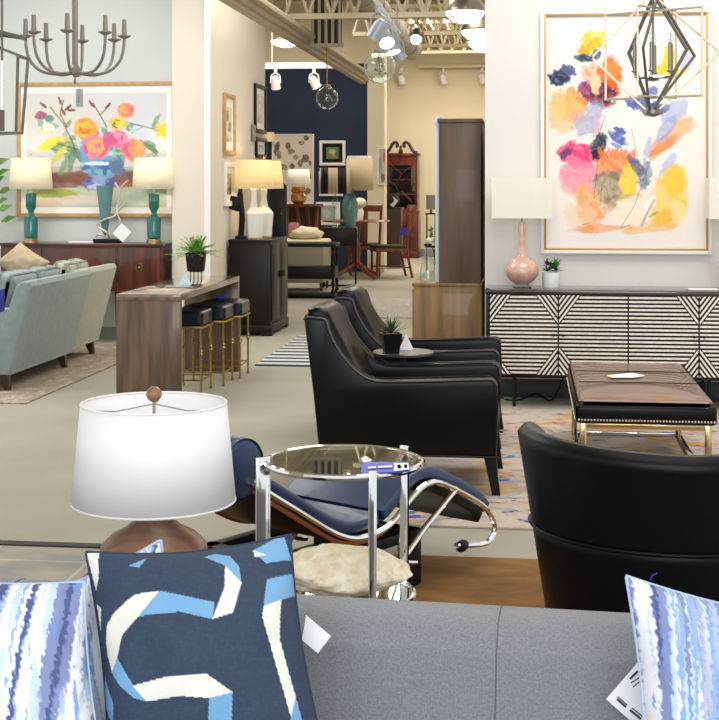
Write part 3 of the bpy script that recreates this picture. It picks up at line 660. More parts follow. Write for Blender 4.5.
# ================================================================== BLACK ARMCHAIRS
def make_armchair():
    t = thing('leather_armchair', 'nearer black leather armchair with scooped arms, facing right', 'armchair')
    pr = [(.455, .19), (.465, .42), (.46, .555), (.44, .578), (.40, .584), (.15, .572), (-.08, .565), (-.16, .575), (-.23, .62), (-.30, .70), (-.35, .79), (-.375, .865), (-.40, .88), (-.47, .885), (-.485, .87), (-.44, .50), (-.41, .19)]
    sp = [(p.x, p.y) for p in spline([(a, b, 0) for a, b in pr[2:15]], 3)]
    side = pr[:2]+sp+pr[15:]
    for s in (-1, 1):
        y0, y1 = (s*.35, s*.245)
        MB().prism(side, min(y0, y1), max(y0, y1), 'xz', bev=.014).build('armrest', 'black_leather', t)
        ow = s*.352
        pc = MB().tube([(a, ow, b) for a, b in sp], .0045, 6); pc.build('piping', mat('piping_highlight', '#4a4547', .35), t)  # grey paints the highlight along the black leather seam welt
        MB().tube([(a-.012, s*.243, b+.002) for a, b in sp[4:]], .004, 6).build('piping', 'black_leather', t)
    MB().b2((-.40, -.26, .19), (.45, .26, .30), .02).build('front_rail', 'black_leather', t)
    MB().b2((-.24, -.243, .30), (.46, .243, .455), .05, seg=4, puff=.02, sub=5).build('seat_cushion', 'black_leather', t)
    bk = [(-.41, .19), (-.44, .50), (-.485, .875), (-.47, .915), (-.43, .925), (-.38, .90), (-.34, .82), (-.27, .68), (-.20, .50), (-.18, .30)]
    bk = [(p.x, p.y) for p in spline([(a, b, 0) for a, b in bk], 3)]
    MB().prism(bk, -.246, .246, 'xz', bev=.03).build('backrest', 'black_leather', t)
    MB().tube([(-.43, ow_, .198) for ow_ in (-.352, .352)], .006, 6).tube([(.46, ow_, .198) for ow_ in (-.352, .352)], .006, 6)
    for s in (-1, 1):
        MB().tube([(-.415, s*.353, .195), (.462, s*.353, .195), (.475, s*.353, .192)], .006, 6).build('skirt_welt', 'black_leather', t)
        MB().add([(x*1, y, z) for z, (x0, x1, y0, y1) in ((.19, (.395, .455, s*.335, s*.275)), (.10, (.415, .462, s*.335, s*.288)), (.0, (.435, .475, s*.337, s*.300))) for x, y in ((x0, y0), (x1, y0), (x1, y1), (x0, y1))],
                 [(0, 1, 2, 3), (8, 9, 10, 11)]+[(j*4+i, j*4+(i+1) % 4, j*4+4+(i+1) % 4, j*4+4+i) for j in (0, 1) for i in range(4)]).build('leg', 'black', t, ang=30)
        MB().add([(x, y, z) for z, (x0, x1, y0, y1) in ((.19, (-.40, -.345, s*.335, s*.28)), (.0, (-.45, -.41, s*.335, s*.295))) for x, y in ((x0, y0), (x1, y0), (x1, y1), (x0, y1))],
                 [(0, 1, 2, 3), (4, 5, 6, 7)]+[(i, (i+1) % 4, 4+(i+1) % 4, 4+i) for i in range(4)]).build('leg', 'black', t, ang=30)
    return t
c1 = make_armchair(); c1.scale = (1, 1, .965); f = G(491, 498); c1.location = (f.x-.43, f.y+.335, .012)
f2 = PD(497, 300, 7.86)
c2 = dup(c1, (f2.x-.45, f2.y+.352, .012), 0, 'farther black leather armchair with scooped arms, behind the small round side table')
# side table between
st = PD(403, 357, 7.52)
z0 = .60
t = thing('side_table', 'small dark round side table between the two black armchairs', 'table', (st.x, st.y, .012))
MB().lathe([(.16, z0-.018), (.168, z0-.014), (.168, z0-.004), (.163, z0)], n=48).build('tabletop', mat('grey_stone_top', '#3c3a3e', .3, coat=.3), t)
MB().cyl((0, .0, .01), (0, 0, z0-.018), .014, n=12).build('stem', 'black_metal', t)
MB().lathe([(.12, 0), (.12, .008), (.02, .014)], n=32).build('base', 'black_metal', t)
def pot_sq(w0, w1, h, name, m, parent, wall=.006):
    v = []
    for z, w_ in ((0, w0), (h, w1), (h, w1-wall*2), (h*.85, w1-wall*2-.004)):
        v += [(x*w_/2, y*w_/2, z) for x, y in ((-1, -1), (1, -1), (1, 1), (-1, 1))]
    fs = [(3, 2, 1, 0), (12, 13, 14, 15)]+[(j*4+i, j*4+(i+1) % 4, j*4+4+(i+1) % 4, j*4+4+i) for j in range(3) for i in range(4)]
    return MB().add(v, fs).build(name, m, parent, smooth=False)
def spiky(n, L, wid, z, seed, m='leaf', parent=None, up=(25, 80), name='leaf'):
    rs = random.Random(seed); mb = MB()
    for i in range(n):
        a = i*2.4+rs.uniform(-.2, .2); e = R(rs.uniform(*up)); l = L*rs.uniform(.7, 1.1)
        d = Vector((math.cos(a)*math.cos(e), math.sin(a)*math.cos(e), math.sin(e))); sd = Vector((-math.sin(a), math.cos(a), 0))
        pts = []; K = 5; bend = Vector((0, 0, -1))*rs.uniform(.0, .25)*l
        for k in range(K+1):
            q = k/K; c = Vector((0, 0, z))+d*l*q+bend*q*q; ww = wid*(1-q)**.7*(.6+.9*q if q < .4 else .96)
            pts += [c-sd*ww+d.cross(sd)*-.0, c-d.cross(sd)*ww*.5, c+sd*ww, ]
        fs = []
        for k in range(K): fs += [(k*3, k*3+1, k*3+4, k*3+3), (k*3+1, k*3+2, k*3+5, k*3+4), (k*3+2, k*3, k*3+3, k*3+5)]
        mb.add(pts, fs)
    o = mb.build(name, m, parent); return o
pp = PD(391, 355, 7.46)
t = thing('potted_aloe', 'spiky green succulent in black square pot on the small round side table', 'plant', (pp.x, pp.y, z0+.012), .3)
pot_sq(.075, .105, .105, 'pot', 'black', t); MB().lathe([(.04, .088), (.035, .10), (.015, .106)], n=16).build('soil', 'soil', t)
spiky(34, .125, .0075, .10, 3, 'leaf_dark', t)
def tent(name, px_, py_, D, w_, h_, label, rz=0, m='paper', z=None):
    p = PD(px_, py_, D); p.z = z if z is not None else p.z
    o = MB().add([(-w_/2, -.02, 0), (w_/2, -.02, 0), (0, 0, h_), (0, .003, h_), (-w_/2, .03, 0), (w_/2, .03, 0)], [(0, 1, 2), (5, 4, 3), (0, 2, 3, 4), (1, 5, 3, 2)]).build(name, m, None, smooth=False)
    o.location = p; o.rotation_euler = (0, 0, rz); return tag(o, label, 'card')
tent('folded_card', 406, 354, 7.6, .075, .085, 'white folded price card behind the black pot on the side table', z=z0+.012)

# ================================================================== OTTOMAN
fl = PZ(577, 400, .445); fr_ = PZ(714, 400, .445)
OW = (fr_-fl).length; OL = 1.5; ox, oy = (fl.x+fr_.x)/2, fl.y+OL/2
t = thing('ottoman', 'dark brown leather cocktail ottoman with nailhead trim on metal sled frame', 'ottoman', (ox, oy, .012))
MB().b2((-OW/2+.004, -OL/2+.004, .365), (OW/2-.004, OL/2-.004, .436), .03, seg=4, puff=.012, sub=6).build('cushion', 'ottoman_sheen_leather', t)
MB().b2((-OW/2-.004, -OL/2-.004, .315), (OW/2+.004, OL/2+.004, .412), .022, seg=3).build('apron', 'black_leather', t)
for yy in (-.22, .22): MB().tube([(-OW/2+.03, yy, .449), (0, yy, .451), (OW/2-.03, yy, .449)], .003, 6).build('seam', 'black_leather', t)
m = MB(); nail = MB()
n = 44
for i in range(n): nail.ball((-OW/2+.012+(OW-.024)*i/(n-1), -OL/2-.006, .336), .0062, 8)
nail.build('nailhead_trim', mat('bright_nickel', '#d9d3c0', .25, metal=.9), t)['kind'] = 'stuff'
nail = MB()
for i in range(70):
    for s in (-1, 1): nail.ball((s*(OW/2+.006), -OL/2+.012+(OL-.024)*i/69, .336), .006, 6)
nail.build('nailhead_trim', mat('bright_nickel', '#d9d3c0', .25, metal=.9), t)['kind'] = 'stuff'
for s in (-1, 1):
    for e in (-1, 1): MB().b2((s*(OW/2-.035)-.016, e*(OL/2-.05)-.016, 0), (s*(OW/2-.035)+.016, e*(OL/2-.05)+.016, .316), .002).build('leg', 'champagne', t)  # champagne tint puts warm reflections into the colour of chrome legs and rails
for e in (-1, 1): MB().b2((-OW/2+.05, e*(OL/2-.05)-.014, .285), (OW/2-.05, e*(OL/2-.05)+.014, .313), .002).build('rail', 'champagne', t)
for s in (-1, 1): MB().b2((s*(OW/2-.035)-.014, -OL/2+.06, .0), (s*(OW/2-.035)+.014, OL/2-.06, .025), .002).build('runner', 'chrome', t)
MB().b2((-OW/2+.04, OL/2-.064, .0), (OW/2-.04, OL/2-.036, .025), .002).build('runner', 'chrome', t)
flat_card('price_tag', [(607, 376), (632, 373.5), (645, 376), (633, 378), (612, 377.8)], .466, 'folded white paper tag lying on the ottoman top', 'paper', .004)

# ================================================================== CREDENZA
cy = PD(514, 407, 9.44).y-.03
x0 = PY(486, 300, cy).x; DW = PY(557, 300, cy).x-PY(488, 300, cy).x
zt = PY(520, 290, cy).z; zb_ = PY(520, 377, cy).z; CL = DW*5+.06; CD = YB-.02-cy
t = thing('credenza', 'long black credenza with white geometric inlay doors under the large abstract painting', 'sideboard', (x0, cy, 0))
MB().b2((0, .012, zb_), (CL, CD, zt-.025), .003).build('body', 'black', t)
MB().b2((-.005, -.005, zt-.028), (CL+.005, CD, zt), .004).build('top', mat('credenza_top', '#3a3634', .16, coat=.5), t)
MB().b2((0, -.002, zb_-.004), (CL, .02, zb_+.018), .002).b2((0, -.002, zb_), (.02, .02, zt-.026), .002).build('front_frame', 'black', t)
inlay = mat('bone_inlay', '#e3dcd2', .45, var=.1, vscale=40)
def clip(poly, a, b, c):      # keep a*x+b*y<=c
    out = []
    for i in range(len(poly)):
        p, q = poly[i], poly[(i+1) % len(poly)]; dp = a*p[0]+b*p[1]-c; dq = a*q[0]+b*q[1]-c
        if dp <= 0: out.append(p)
        if dp*dq < 0: s = dp/(dp-dq); out.append((p[0]+(q[0]-p[0])*s, p[1]+(q[1]-p[1])*s))
    return out
dz0, dz1 = zb_+.02, zt-.032; DH = dz1-dz0
def door(i, lcut, rcut):
    xa = .025+i*DW; d = MB().b2((xa, -.014, dz0), (xa+DW-.006, .010, dz1), .002, mi=0); Wd = DW-.010; xo = xa+.002
    hyp_w, hyp_h = .27*Wd*1.0+.02, .36*DH; n = 20; p = DH/n; L = math.hypot(hyp_w, hyp_h)
    cuts = []
    for sx in ([-1] if lcut else [])+([1] if rcut else []):
        for sz in (-1, 1): cuts.append((sx, sz))
    cx, cz = Wd/2, DH/2
    def plane(sx, sz): # line through (edge, inner) and (inner, top): a*x+b*z<=c is the inside (horizontals)
        a, b = sx*hyp_h/L, sz*hyp_w/L; ex, ez = cx+sx*cx, cz+sz*(cz-hyp_h); return a, b, a*ex+b*ez
    for k in range(n):
        z_ = k*p; poly = [(0, z_+p*.25), (Wd, z_+p*.25), (Wd, z_+p*.75), (0, z_+p*.75)]
        for c in cuts: 
            a, b, cc = plane(*c); poly = clip(poly, a, b, cc-.004)
            if not poly: break
        if len(poly) > 2: d.add([(xo+q[0], -.0165, dz0+q[1]) for q in poly], [tuple(range(len(poly)))], 1)
    for c in cuts:
        a, b, cc = plane(*c); k = 0
        while k < 14:
            lo, hi = cc+.004+k*p*.95, cc+.004+k*p*.95+p*.47
            poly = [(0, 0), (Wd, 0), (Wd, DH), (0, DH)]; poly = clip(poly, a, b, hi); poly = clip(poly, -a, -b, -lo) if poly else []
            if len(poly) > 2: d.add([(xo+q[0], -.0165, dz0+q[1]) for q in poly], [tuple(range(len(poly)))], 1)
            k += 1
    # flip so faces look to the viewer
    return d.build('door', ['black', inlay], t, smooth=False), xa
for i, (lc, rc, hs) in enumerate(((True, True, 1), (True, False, 0), (False, True, 1), (True, False, 0), (False, True, 1))):
    d, xa = door(i, lc, rc)
    hx = xa+DW-.035 if hs else xa+.03
    MB().box((hx, -.026, dz0+DH*.5), (.016, .022, .016), .003).build('knob', 'black_metal', d)
for xx in (.19, CL/2-.3, CL/2+.3, CL-.2):
    for yy in (.06, CD-.06): MB().cyl((xx, yy, 0), (xx, yy, zb_), .012, n=10).build('leg', 'black_metal', t)
m = MB()
card_z = zt+.001
single(MB().b2((-.10, -.06, 0), (.10, .06, .004)), 'paper_sheet', 'paper', 'white paper lying on the right part of the credenza top', 'paper', (PY(703, 285, cy+.2).x, cy+.2, card_z))
# pink lamp
lp = PY(522, 283, cy+.23)
t = thing('table_lamp', 'pink crackle gourd lamp with white box shade on the black credenza', 'lamp', (lp.x, lp.y, zt))
k = 9.7/FPX
MB().b2((-.068, -.068, 0), (.068, .068, .022), .004).build('plinth', 'clear', t, smooth=False)
MB().lathe([(.045, .022), (.05, .028), (.085, .05), (.112, .085), (.118, .12), (.108, .155), (.075, .19), (.04, .212), (.028, .235), (.025, .30), (.028, .40), (.022, .455), (.012, .458)], n=40).build('lamp_base', 'pink_ceramic', t)
MB().cyl((0, 0, .455), (0, 0, .74), .006, n=8).build('stem', 'nickel', t)
za, zb2 = PY(520, 218, cy+.23).z-zt, PY(520, 178, cy+.23).z-zt
sh = MB(); sx, sy = .205, .125
sh.add([(x*sx, y*sy, z) for z in (za, zb2) for x, y in ((-1, -1), (1, -1), (1, 1), (-1, 1))], [(0, 1, 5, 4), (1, 2, 6, 5), (2, 3, 7, 6), (3, 0, 4, 7)])
sh.build('lamp_shade', 'shade_pale', t, smooth=False, solid=.004)
t2 = dup(t, (PY(738, 283, cy+.23).x, lp.y, zt), 0, 'second white box shade lamp, cut off at the right edge of the photo')
# succulent in white pot
sp_ = PY(551, 283, cy+.24)
t = thing('potted_succulent', 'small green succulent in white cylinder pot beside the pink lamp', 'plant', (sp_.x, sp_.y, zt))
MB().lathe([(.055, 0), (.06, .01), (.062, .105), (.055, .105), (.052, .09)], n=32).build('pot', 'white_ceramic', t)
for q in range(5):
    a = q*1.26; o = spiky(16, .062, .012, 0, q+10, 'leaf_dark', t, (0, 80)); o.location = (.03*math.cos(a), .02*math.sin(a), .115+.02*(q % 3))
o = spiky(20, .08, .009, .14, 33, 'leaf', t, (30, 85)); o.location = (.035, 0, 0)
# cables below
m = MB().tube(spline([(0, 0, .01), (.10, -.03, .012), (.22, .02, .05), (.33, .0, .012), (.42, .03, .2), (.44, .04, .28)], 6), .006, 6)
single(m, 'power_cable', 'black_metal', 'black power cable on the floor beneath the credenza', 'cable', (x0+.12, cy+.30, 0))
o = MB().b2((-.035, -.004, -.055), (.035, 0, .055), .002).build('wall_outlet', mat('rust_plate', '#b98a7a', .5), None); o.location = (x0+.27, YB, .31); tag(o, 'pale wall outlet under the left end of the credenza', 'outlet')

# ================================================================== ABSTRACT PAINTING
AX0, AX1, AY0, AY1 = 545, 708, 16, 250
a = Art(AX0, AY0, AX1, AY1, 300, 420, '#f1ebe6')
q = lambda x, y: (479+x/3, y/3)
def bl(x, y, rx, ry, col, **k): X_, Y_ = q(x, y); a.blob(X_, Y_, rx/3*1.15, ry/3*1.15, col, **k)
bl(440, 620, 190, 110, '#f9e3cb', alpha=.6, soft=.8); bl(300, 420, 120, 160, '#f6e6e2', alpha=.5, soft=.8)
bl(345, 112, 42, 20, '#eecb3c', alpha=.95); bl(335, 140, 36, 20, '#f0c636', ang=-25, col2='#d8a92a'); bl(355, 105, 18, 8, '#f7e27c')
bl(240, 232, 34, 26, '#3f4670', ang=-20, col2='#23294d'); bl(268, 210, 24, 14, '#5a5f90', ang=30); bl(318, 175, 32, 12, '#3c4d5c', ang=10); bl(352, 165, 20, 14, '#5d6d80', ang=-50)
bl(345, 225, 34, 34, '#e9b99c', alpha=.8, col2='#d88a62'); bl(398, 230, 34, 54, '#ef7a34', col2='#e45a2c'); bl(400, 210, 26, 30, '#f59a4c', alpha=.7)
bl(320, 280, 28, 34, '#8a3a6c', col2='#c06a8c'); bl(372, 288, 36, 36, '#54254e', col2='#b9482e'); bl(350, 250, 14, 36, '#f0d2a8')
bl(270, 315, 48, 50, '#f6a24a', alpha=.85, col2='#fbc47c'); bl(250, 345, 44, 50, '#f9c07a', alpha=.7); bl(235, 320, 26, 46, '#fbd08c', alpha=.5)
bl(322, 380, 40, 32, '#a9b6d6', alpha=.8, col2='#d3bcc6'); bl(350, 330, 26, 30, '#8ea4d4', alpha=.6); bl(300, 350, 30, 22, '#c9a8a4', alpha=.5); bl(355, 375, 14, 40, '#d6b4c8', alpha=.7)
for i in range(9): bl(262+i*10, 450+((i*37) % 23), 34, 16, '#e8407e', ang=-35+i*8, alpha=.85, col2='#f07aa0')
bl(295, 470, 48, 40, '#e9467f', col2='#f27ba2'); bl(305, 530, 58, 48, '#f48aa8', alpha=.85); bl(290, 565, 44, 22, '#f8a6b0', alpha=.6)
bl(258, 462, 20, 12, '#7b3f74', ang=-30); bl(362, 440, 24, 34, '#2f3450', ang=10, col2='#5b6b6c'); bl(352, 468, 16, 14, '#20243c')
for i in range(9): bl(372+i*11, 478+(i*29) % 14, 8, 34, '#ec7a2e', ang=-20+i*5, alpha=.8)
bl(405, 510, 48, 34, '#f0904a', alpha=.85, col2='#f4ad74'); bl(420, 420, 34, 14, '#7c92cc', ang=35, col2='#5568ac'); bl(425, 395, 20, 10, '#5a6cb4', ang=20); bl(415, 440, 20, 6, '#91a6dc', ang=25)
bl(400, 570, 54, 58, '#a89480', alpha=.85, col2='#7d7264'); bl(380, 560, 30, 34, '#c9b898', alpha=.6); bl(452, 545, 24, 70, '#f5d230', ang=12, alpha=.9, col2='#f7e06a')
bl(430, 615, 60, 22, '#c7a878', alpha=.6, ang=-25); bl(500, 530, 22, 40, '#9aa2b4', alpha=.8, ang=10, col2='#6d7890'); bl(475, 500, 14, 40, '#5c6486', alpha=.8, ang=-35)
bl(570, 600, 56, 84, '#f8cf4e', alpha=.9, ang=10, col2='#fbdf8c'); bl(590, 540, 34, 44, '#f6cc3c', alpha=.8); bl(600, 640, 24, 30, '#fbe6b0', alpha=.7); bl(540, 660, 46, 22, '#f7c044', ang=-20, alpha=.8)
bl(330, 630, 42, 70, '#f8c088', ang=-14, alpha=.85, col2='#f2a068'); bl(360, 690, 90, 12, '#f6ac74', ang=-3, alpha=.8); bl(460, 640, 60, 44, '#fbecd8', alpha=.9); bl(515, 620, 14, 34, '#fdf6ea', ang=30)
bl(520, 690, 80, 12, '#f8b860', alpha=.6, ang=-8); bl(320, 690, 24, 14, '#f3a35e', alpha=.8); bl(300, 650, 50, 34, '#fad6b4', alpha=.6)
bl(575, 420, 82, 22, '#f5a970', ang=-42, alpha=.8, col2='#f0b78c'); bl(560, 440, 50, 14, '#f09052', ang=-36, alpha=.8); bl(620, 380, 34, 30, '#f7c7a0', alpha=.7)
bl(590, 340, 44, 30, '#a2aee0', ang=-40, alpha=.6, col2='#c3c8ea'); bl(570, 385, 16, 50, '#8fa2d8', ang=35, alpha=.6); bl(575, 490, 40, 14, '#a7b8ea', ang=-55, alpha=.6); bl(510, 450, 10, 34, '#a9bdf0', ang=15, alpha=.7)
bl(470, 310, 30, 18, '#5561a8', ang=20, col2='#8a92cc'); bl(520, 330, 36, 20, '#4a5296', col2='#8288c6'); bl(500, 300, 18, 14, '#6a74b8'); bl(525, 275, 18, 12, '#7d87c6'); bl(560, 325, 18, 14, '#6670b4', alpha=.8)
bl(575, 185, 22, 40, '#f7dc3a', alpha=.9, col2='#f3cf2a'); bl(548, 215, 22, 16, '#f5cf3c'); bl(600, 225, 34, 10, '#f6d64a', ang=-20); bl(630, 190, 20, 26, '#a7b0e0', alpha=.5)
for l_, c_, w_ in (([(360, 390), (355, 520), (345, 600)], '#4c5040', 3), ([(460, 390), (480, 480), (490, 560)], '#6d7478', 3), ([(520, 480), (470, 620), (430, 685)], '#454c5c', 2.5), ([(385, 525), (370, 560), (365, 610)], '#504a40', 2.5),
                   ([(530, 605), (505, 650), (492, 680)], '#4a66a0', 9), ([(540, 640), (515, 655)], '#3e4a78', 6), ([(345, 600), (380, 560), (395, 610), (360, 620)], '#8a5a44', 3), ([(480, 490), (520, 470), (560, 410)], '#7a88b8', 3), ([(310, 680), (335, 672)], '#3e3a40', 3), ([(430, 688), (455, 680)], '#4a6088', 4), ([(380, 350), (360, 410)], '#4c5060', 3)):
    a.line([q(*p) for p in l_], w_/3*.8, c_, .5)
ywall = YB-.03
xl, xr = PY(540.5, 130, ywall).x, PY(712, 130, ywall).x; zlo, zhi = PY(620, 254, ywall).z, PY(620, 10, ywall).z
t = thing('framed_painting', 'large abstract floral painting with white and gold frame above credenza', 'painting', ((xl+xr)/2, YB-.002, zlo))
PW, PH = xr-xl, zhi-zlo
a.canvas('canvas', PW-.08, PH-.08, .8, t, loc=(0, -.022, .04))
MB().b2((-PW/2+.02, -.018, .02), (PW/2-.02, -.002, PH-.02)).build('backing_board', 'white', t, smooth=False)
def frame(w_, h_, fw, y0, y1, name, m, parent, inset=0):
    mb = MB(); a_, b_ = w_/2-inset, fw
    mb.b2((-a_, y0, inset), (-a_+b_, y1, h_-inset), .002).b2((a_-b_, y0, inset), (a_, y1, h_-inset), .002).b2((-a_+b_, y0, inset), (a_-b_, y1, inset+b_), .002).b2((-a_+b_, y0, h_-inset-b_), (a_-b_, y1, h_-inset), .002)
    return mb.build(name, m, parent)
frame(PW, PH, .026, -.045, -.002, 'frame', 'white', t); frame(PW, PH, .012, -.038, -.020, 'gold_fillet', 'gold', t, .027)

# ================================================================== GEOMETRIC CHANDELIER (right)
gc = PD(653, 0, 7.3)
t = thing('geometric_chandelier', 'open geometric metal chandelier with candle lights over the ottoman', 'chandelier', (gc.x, gc.y, gc.z))
kk = 7.3/FPX
def gp(px_, py_, dy=0): return ((px_-653)*kk*cT-0*dy, dy, -(py_-0)*kk)
def bar(pts, r, name, m, closed=True):
    mb = MB(); P = [Vector(p) for p in pts]; n = len(P)
    for i in range(n if closed else n-1):
        p, q_ = P[i], P[(i+1) % n]; d = (q_-p); L = d.length; rot = d.to_track_quat('Z', 'Y').to_matrix(); mb.box((p+q_)/2, (r*2, r*2, L+r*2), .001, rot=rot, seg=1)
    return mb.build(name, m, t)
champ = mat('pale_champagne', '#bdb29c', .35, metal=.7); dk = mat('aged_iron', '#6f685f', .45, metal=.5)
bar([gp(607, 12, .1), gp(699, 10, -.1), gp(699, 97, -.1), gp(607, 98, .1)], .006, 'square_frame', champ)
bar([gp(592, 57), gp(652, -6), gp(719, 53), gp(652, 116)], .006, 'square_frame', champ)
bar([gp(654, -5), gp(685, 51, -.06), gp(652, 113), gp(630, 52, .06)], .008, 'diamond_frame', dk)
bar([gp(658, -5), gp(697, 54, .14), gp(650, 113), gp(641, 50, -.14)], .006, 'diamond_frame', dk)
bar([gp(636, 8, -.12), gp(678, 8, .12), gp(678, 97, .12), gp(636, 97, -.12)], .005, 'square_frame', champ)
MB().cyl(gp(653, -90), gp(653, 78), .006, n=8).lathe([(.0, -.43), (.03, -.425), (.035, -.41), (.01, -.395)], n=20).build('centre_rod', 'nickel', t)
MB().lathe([(.012, -.615), (.055, -.60), (.05, -.58), (.02, -.57)], n=24).build('lower_finial', 'nickel', t)
MB().b2((-.05, -.05, -.63+.22), (.05, .05, -.62+.22)).build('hub_plate', 'chrome', t)
for i in range(6):
    aa = R(60*i+20); rx = .105; cx_, cy_ = rx*math.cos(aa), rx*math.sin(aa)
    ar = MB().tube([(0, 0, -.41), (cx_, cy_, -.41), (cx_, cy_, -.385)], .004, 6).cyl((cx_, cy_, -.385), (cx_, cy_, -.23), .009, n=12).lathe([(.008, -.385), (.016, -.38), (.016, -.375)], c=(cx_, cy_, 0), n=12).build('candle_arm', 'nickel', t)
    MB().lathe([(.004, -.23), (.010, -.215), (.010, -.19), (.002, -.155)], c=(cx_, cy_, 0), n=12).build('bulb', 'clear', ar)
MB().lathe([(.06, H-gc.z-.025), (.065, H-gc.z-.0)], n=24).cyl((0, 0, .4), (0, 0, H-gc.z-.02), .005, n=8).build('canopy', 'nickel', t)

# ================================================================== HUTCH
hy = 10.28
xr_ = PY(482.5, 200, hy).x; xl1 = PY(439, 200, hy).x; xl2 = PY(413.5, 320, hy).x
z2 = PY(460, 118.5, hy).z; z1 = PY(440, 283, hy).z; HL = 1.5
t = thing('hutch', 'tall brown wooden hutch seen from its side behind the white wall', 'cabinet', (xr_, hy, 0))
MB().b2((xl2-xr_, 0, .0), (-.005, HL, z1-.025), .004).build('base_cabinet', 'hutch_base', t)
MB().b2((xl2-xr_-.012, -.008, z1-.025), (0, HL+.008, z1), .004).build('base_top', 'hutch_base', t)
MB().b2((xl1-xr_, 0, z1), (-.012, HL, z2-.03), .003).build('upper_cabinet', 'hutch_grey', t)
MB().b2((xl1-xr_-.012, -.01, z2-.03), (0, HL+.01, z2), .004).build('cornice', 'hutch_grey', t)
MB().b2((xl1-xr_-.03, .03, z1+.002), (xl1-xr_-.001, HL, z2+.02), .002).build('front_frame', mat('pale_blue_frame', '#c9dcea', .5), t)
for i in range(3): MB().b2((xl2-xr_-.012, .03+i*.48, .08), (xl2-xr_-.001, .48+i*.48, z1-.05), .002).build('door', 'hutch_base', t)
bp_ = PY(428, 281, 10.44)
t = thing('glass_bottle', 'clear tapered glass bottle with black stopper on the hutch ledge', 'bottle', (bp_.x, 10.44, z1))
MB().lathe([(.055, .003), (.062, .01), (.06, .08), (.045, .15), (.022, .21), (.018, .27), (.022, .275)], n=28, capt=False).build('body', 'clear', t)
MB().lathe([(.020, .262), (.03, .268), (.03, .282), (.012, .29), (.0, .292)], n=20).build('stopper', 'black', t)
MB().tube(spline([(.026, 0, .27), (.045, 0, .22), (.05, 0, .16), (.055, 0, .12)], 4), .004, 6).build('handle', 'black', t)
# small floor stand with plant further back
p = G(431, 272)
t = thing('plant_stand', 'slim dark metal stand with small lamp and plant near the far doorway edge', 'stand', (PY(431, 200, 20).x, 20, 0))
k2 = 20.1/FPX
MB().cyl((-.06, 0, 0), (-.06, 0, 1.1), .01, n=6).cyl((.06, 0, 0), (.06, 0, 1.1), .01, n=6).b2((-.08, -.08, .6), (.08, .08, .63)).b2((-.08, -.08, 1.08), (.08, .08, 1.1)).build('stand_frame', 'black_metal', t)
MB().lathe([(.07, 1.15), (.07, 1.36)], n=20).build('shade', mat('taupe_shade', '#8c867c', .8), t)
MB().cyl((0, 0, 1.1), (0, 0, 1.16), .015, n=8).build('shade_stem', 'black_metal', t)
for q in range(3):
    o = spiky(18, .10, .016, .68+q*.08, q+70, 'leaf', t, (0, 80))
MB().ball((-.02, -.06, .70), .05, 12).build('blossom', 'white_ceramic', t)
# ================================================================== WATERFALL CONSOLE + STOOLS (left)
f0, f1 = PD(116, 294, 9.4), PD(182, 294, 9.4); CWd = (f1-f0).length; zt = f0.z; LC = 1.92
t = thing('console_table', 'brown wood waterfall console table with glossy top and three stools underneath', 'table', (f0.x, f0.y, 0))
MB().b2((0, 0, zt-.045), (CWd, LC, zt), .004).build('tabletop', 'console_top', t)
MB().b2((0, .001, 0), (CWd, .045, zt-.045), .003).build('end_panel', 'walnut_console', t)
MB().b2((0, LC-.045, 0), (CWd, LC-.001, zt-.045), .003).build('end_panel', 'walnut_console', t)
MB().b2((.03, .05, zt-.10), (.06, LC-.05, zt-.045), .002).build('apron', 'walnut_console', t)
def make_stool():
    s = thing('counter_stool', 'stool', 'stool', group=None); sz = .60
    MB().b2((-.17, -.17, sz-.11), (.17, .17, sz), .03, seg=4, puff=.012, sub=5).build('seat', 'stool_leather', s)
    MB().b2((-.172, -.172, sz-.125), (.172, .172, sz-.108), .003).build('seat_frame', 'brass', s)
    for x in (-1, 1):
        for y in (-1, 1):
            X_, Y_ = x*.155, y*.155
            MB().cyl((X_, Y_, .0), (X_, Y_, sz-.12), .0085, n=8).lathe([(.006, .27), (.017, .29), (.012, .30), (.017, .31), (.006, .33)], c=(X_, Y_, 0), n=10).lathe([(.014, 0), (.014, .008), (.008, .014)], c=(X_, Y_, 0), n=10).build('leg', 'brass', s)
    for z in (.10,):
        for a_ in ((-.155, -.155, .155, -.155), (.155, -.155, .155, .155), (.155, .155, -.155, .155), (-.155, .155, -.155, -.155)):
            MB().cyl((a_[0], a_[1], z), (a_[2], a_[3], z), .006, n=8).build('stretcher', 'brass', s)
    return s
s1 = make_stool()
def spos(px_, D): p = PD(px_, 390, D); return (p.x-.155, p.y+.155, 0)
LB = ['black leather stool with brass legs, nearest the front end of the console', 'middle black leather stool with brass legs under the console, pulled out furthest', 'black leather stool with brass legs at the back end, with a blue tag']
s1.location = spos(201, 10.0); s1['label'] = LB[0]
s2 = dup(s1, spos(223.5, 10.42), 0, LB[1]); s3 = dup(s1, spos(240, 10.82), 0, LB[2])
p = Vector(s3.location); single(MB().b2((-.04, -.02, 0), (.04, .02, .02), .004), 'price_tag', 'deep_blue', 'dark blue tag lying on the stool seat at the console back end', 'tag', (p.x-.02, p.y-.02, .612), rz=.5)
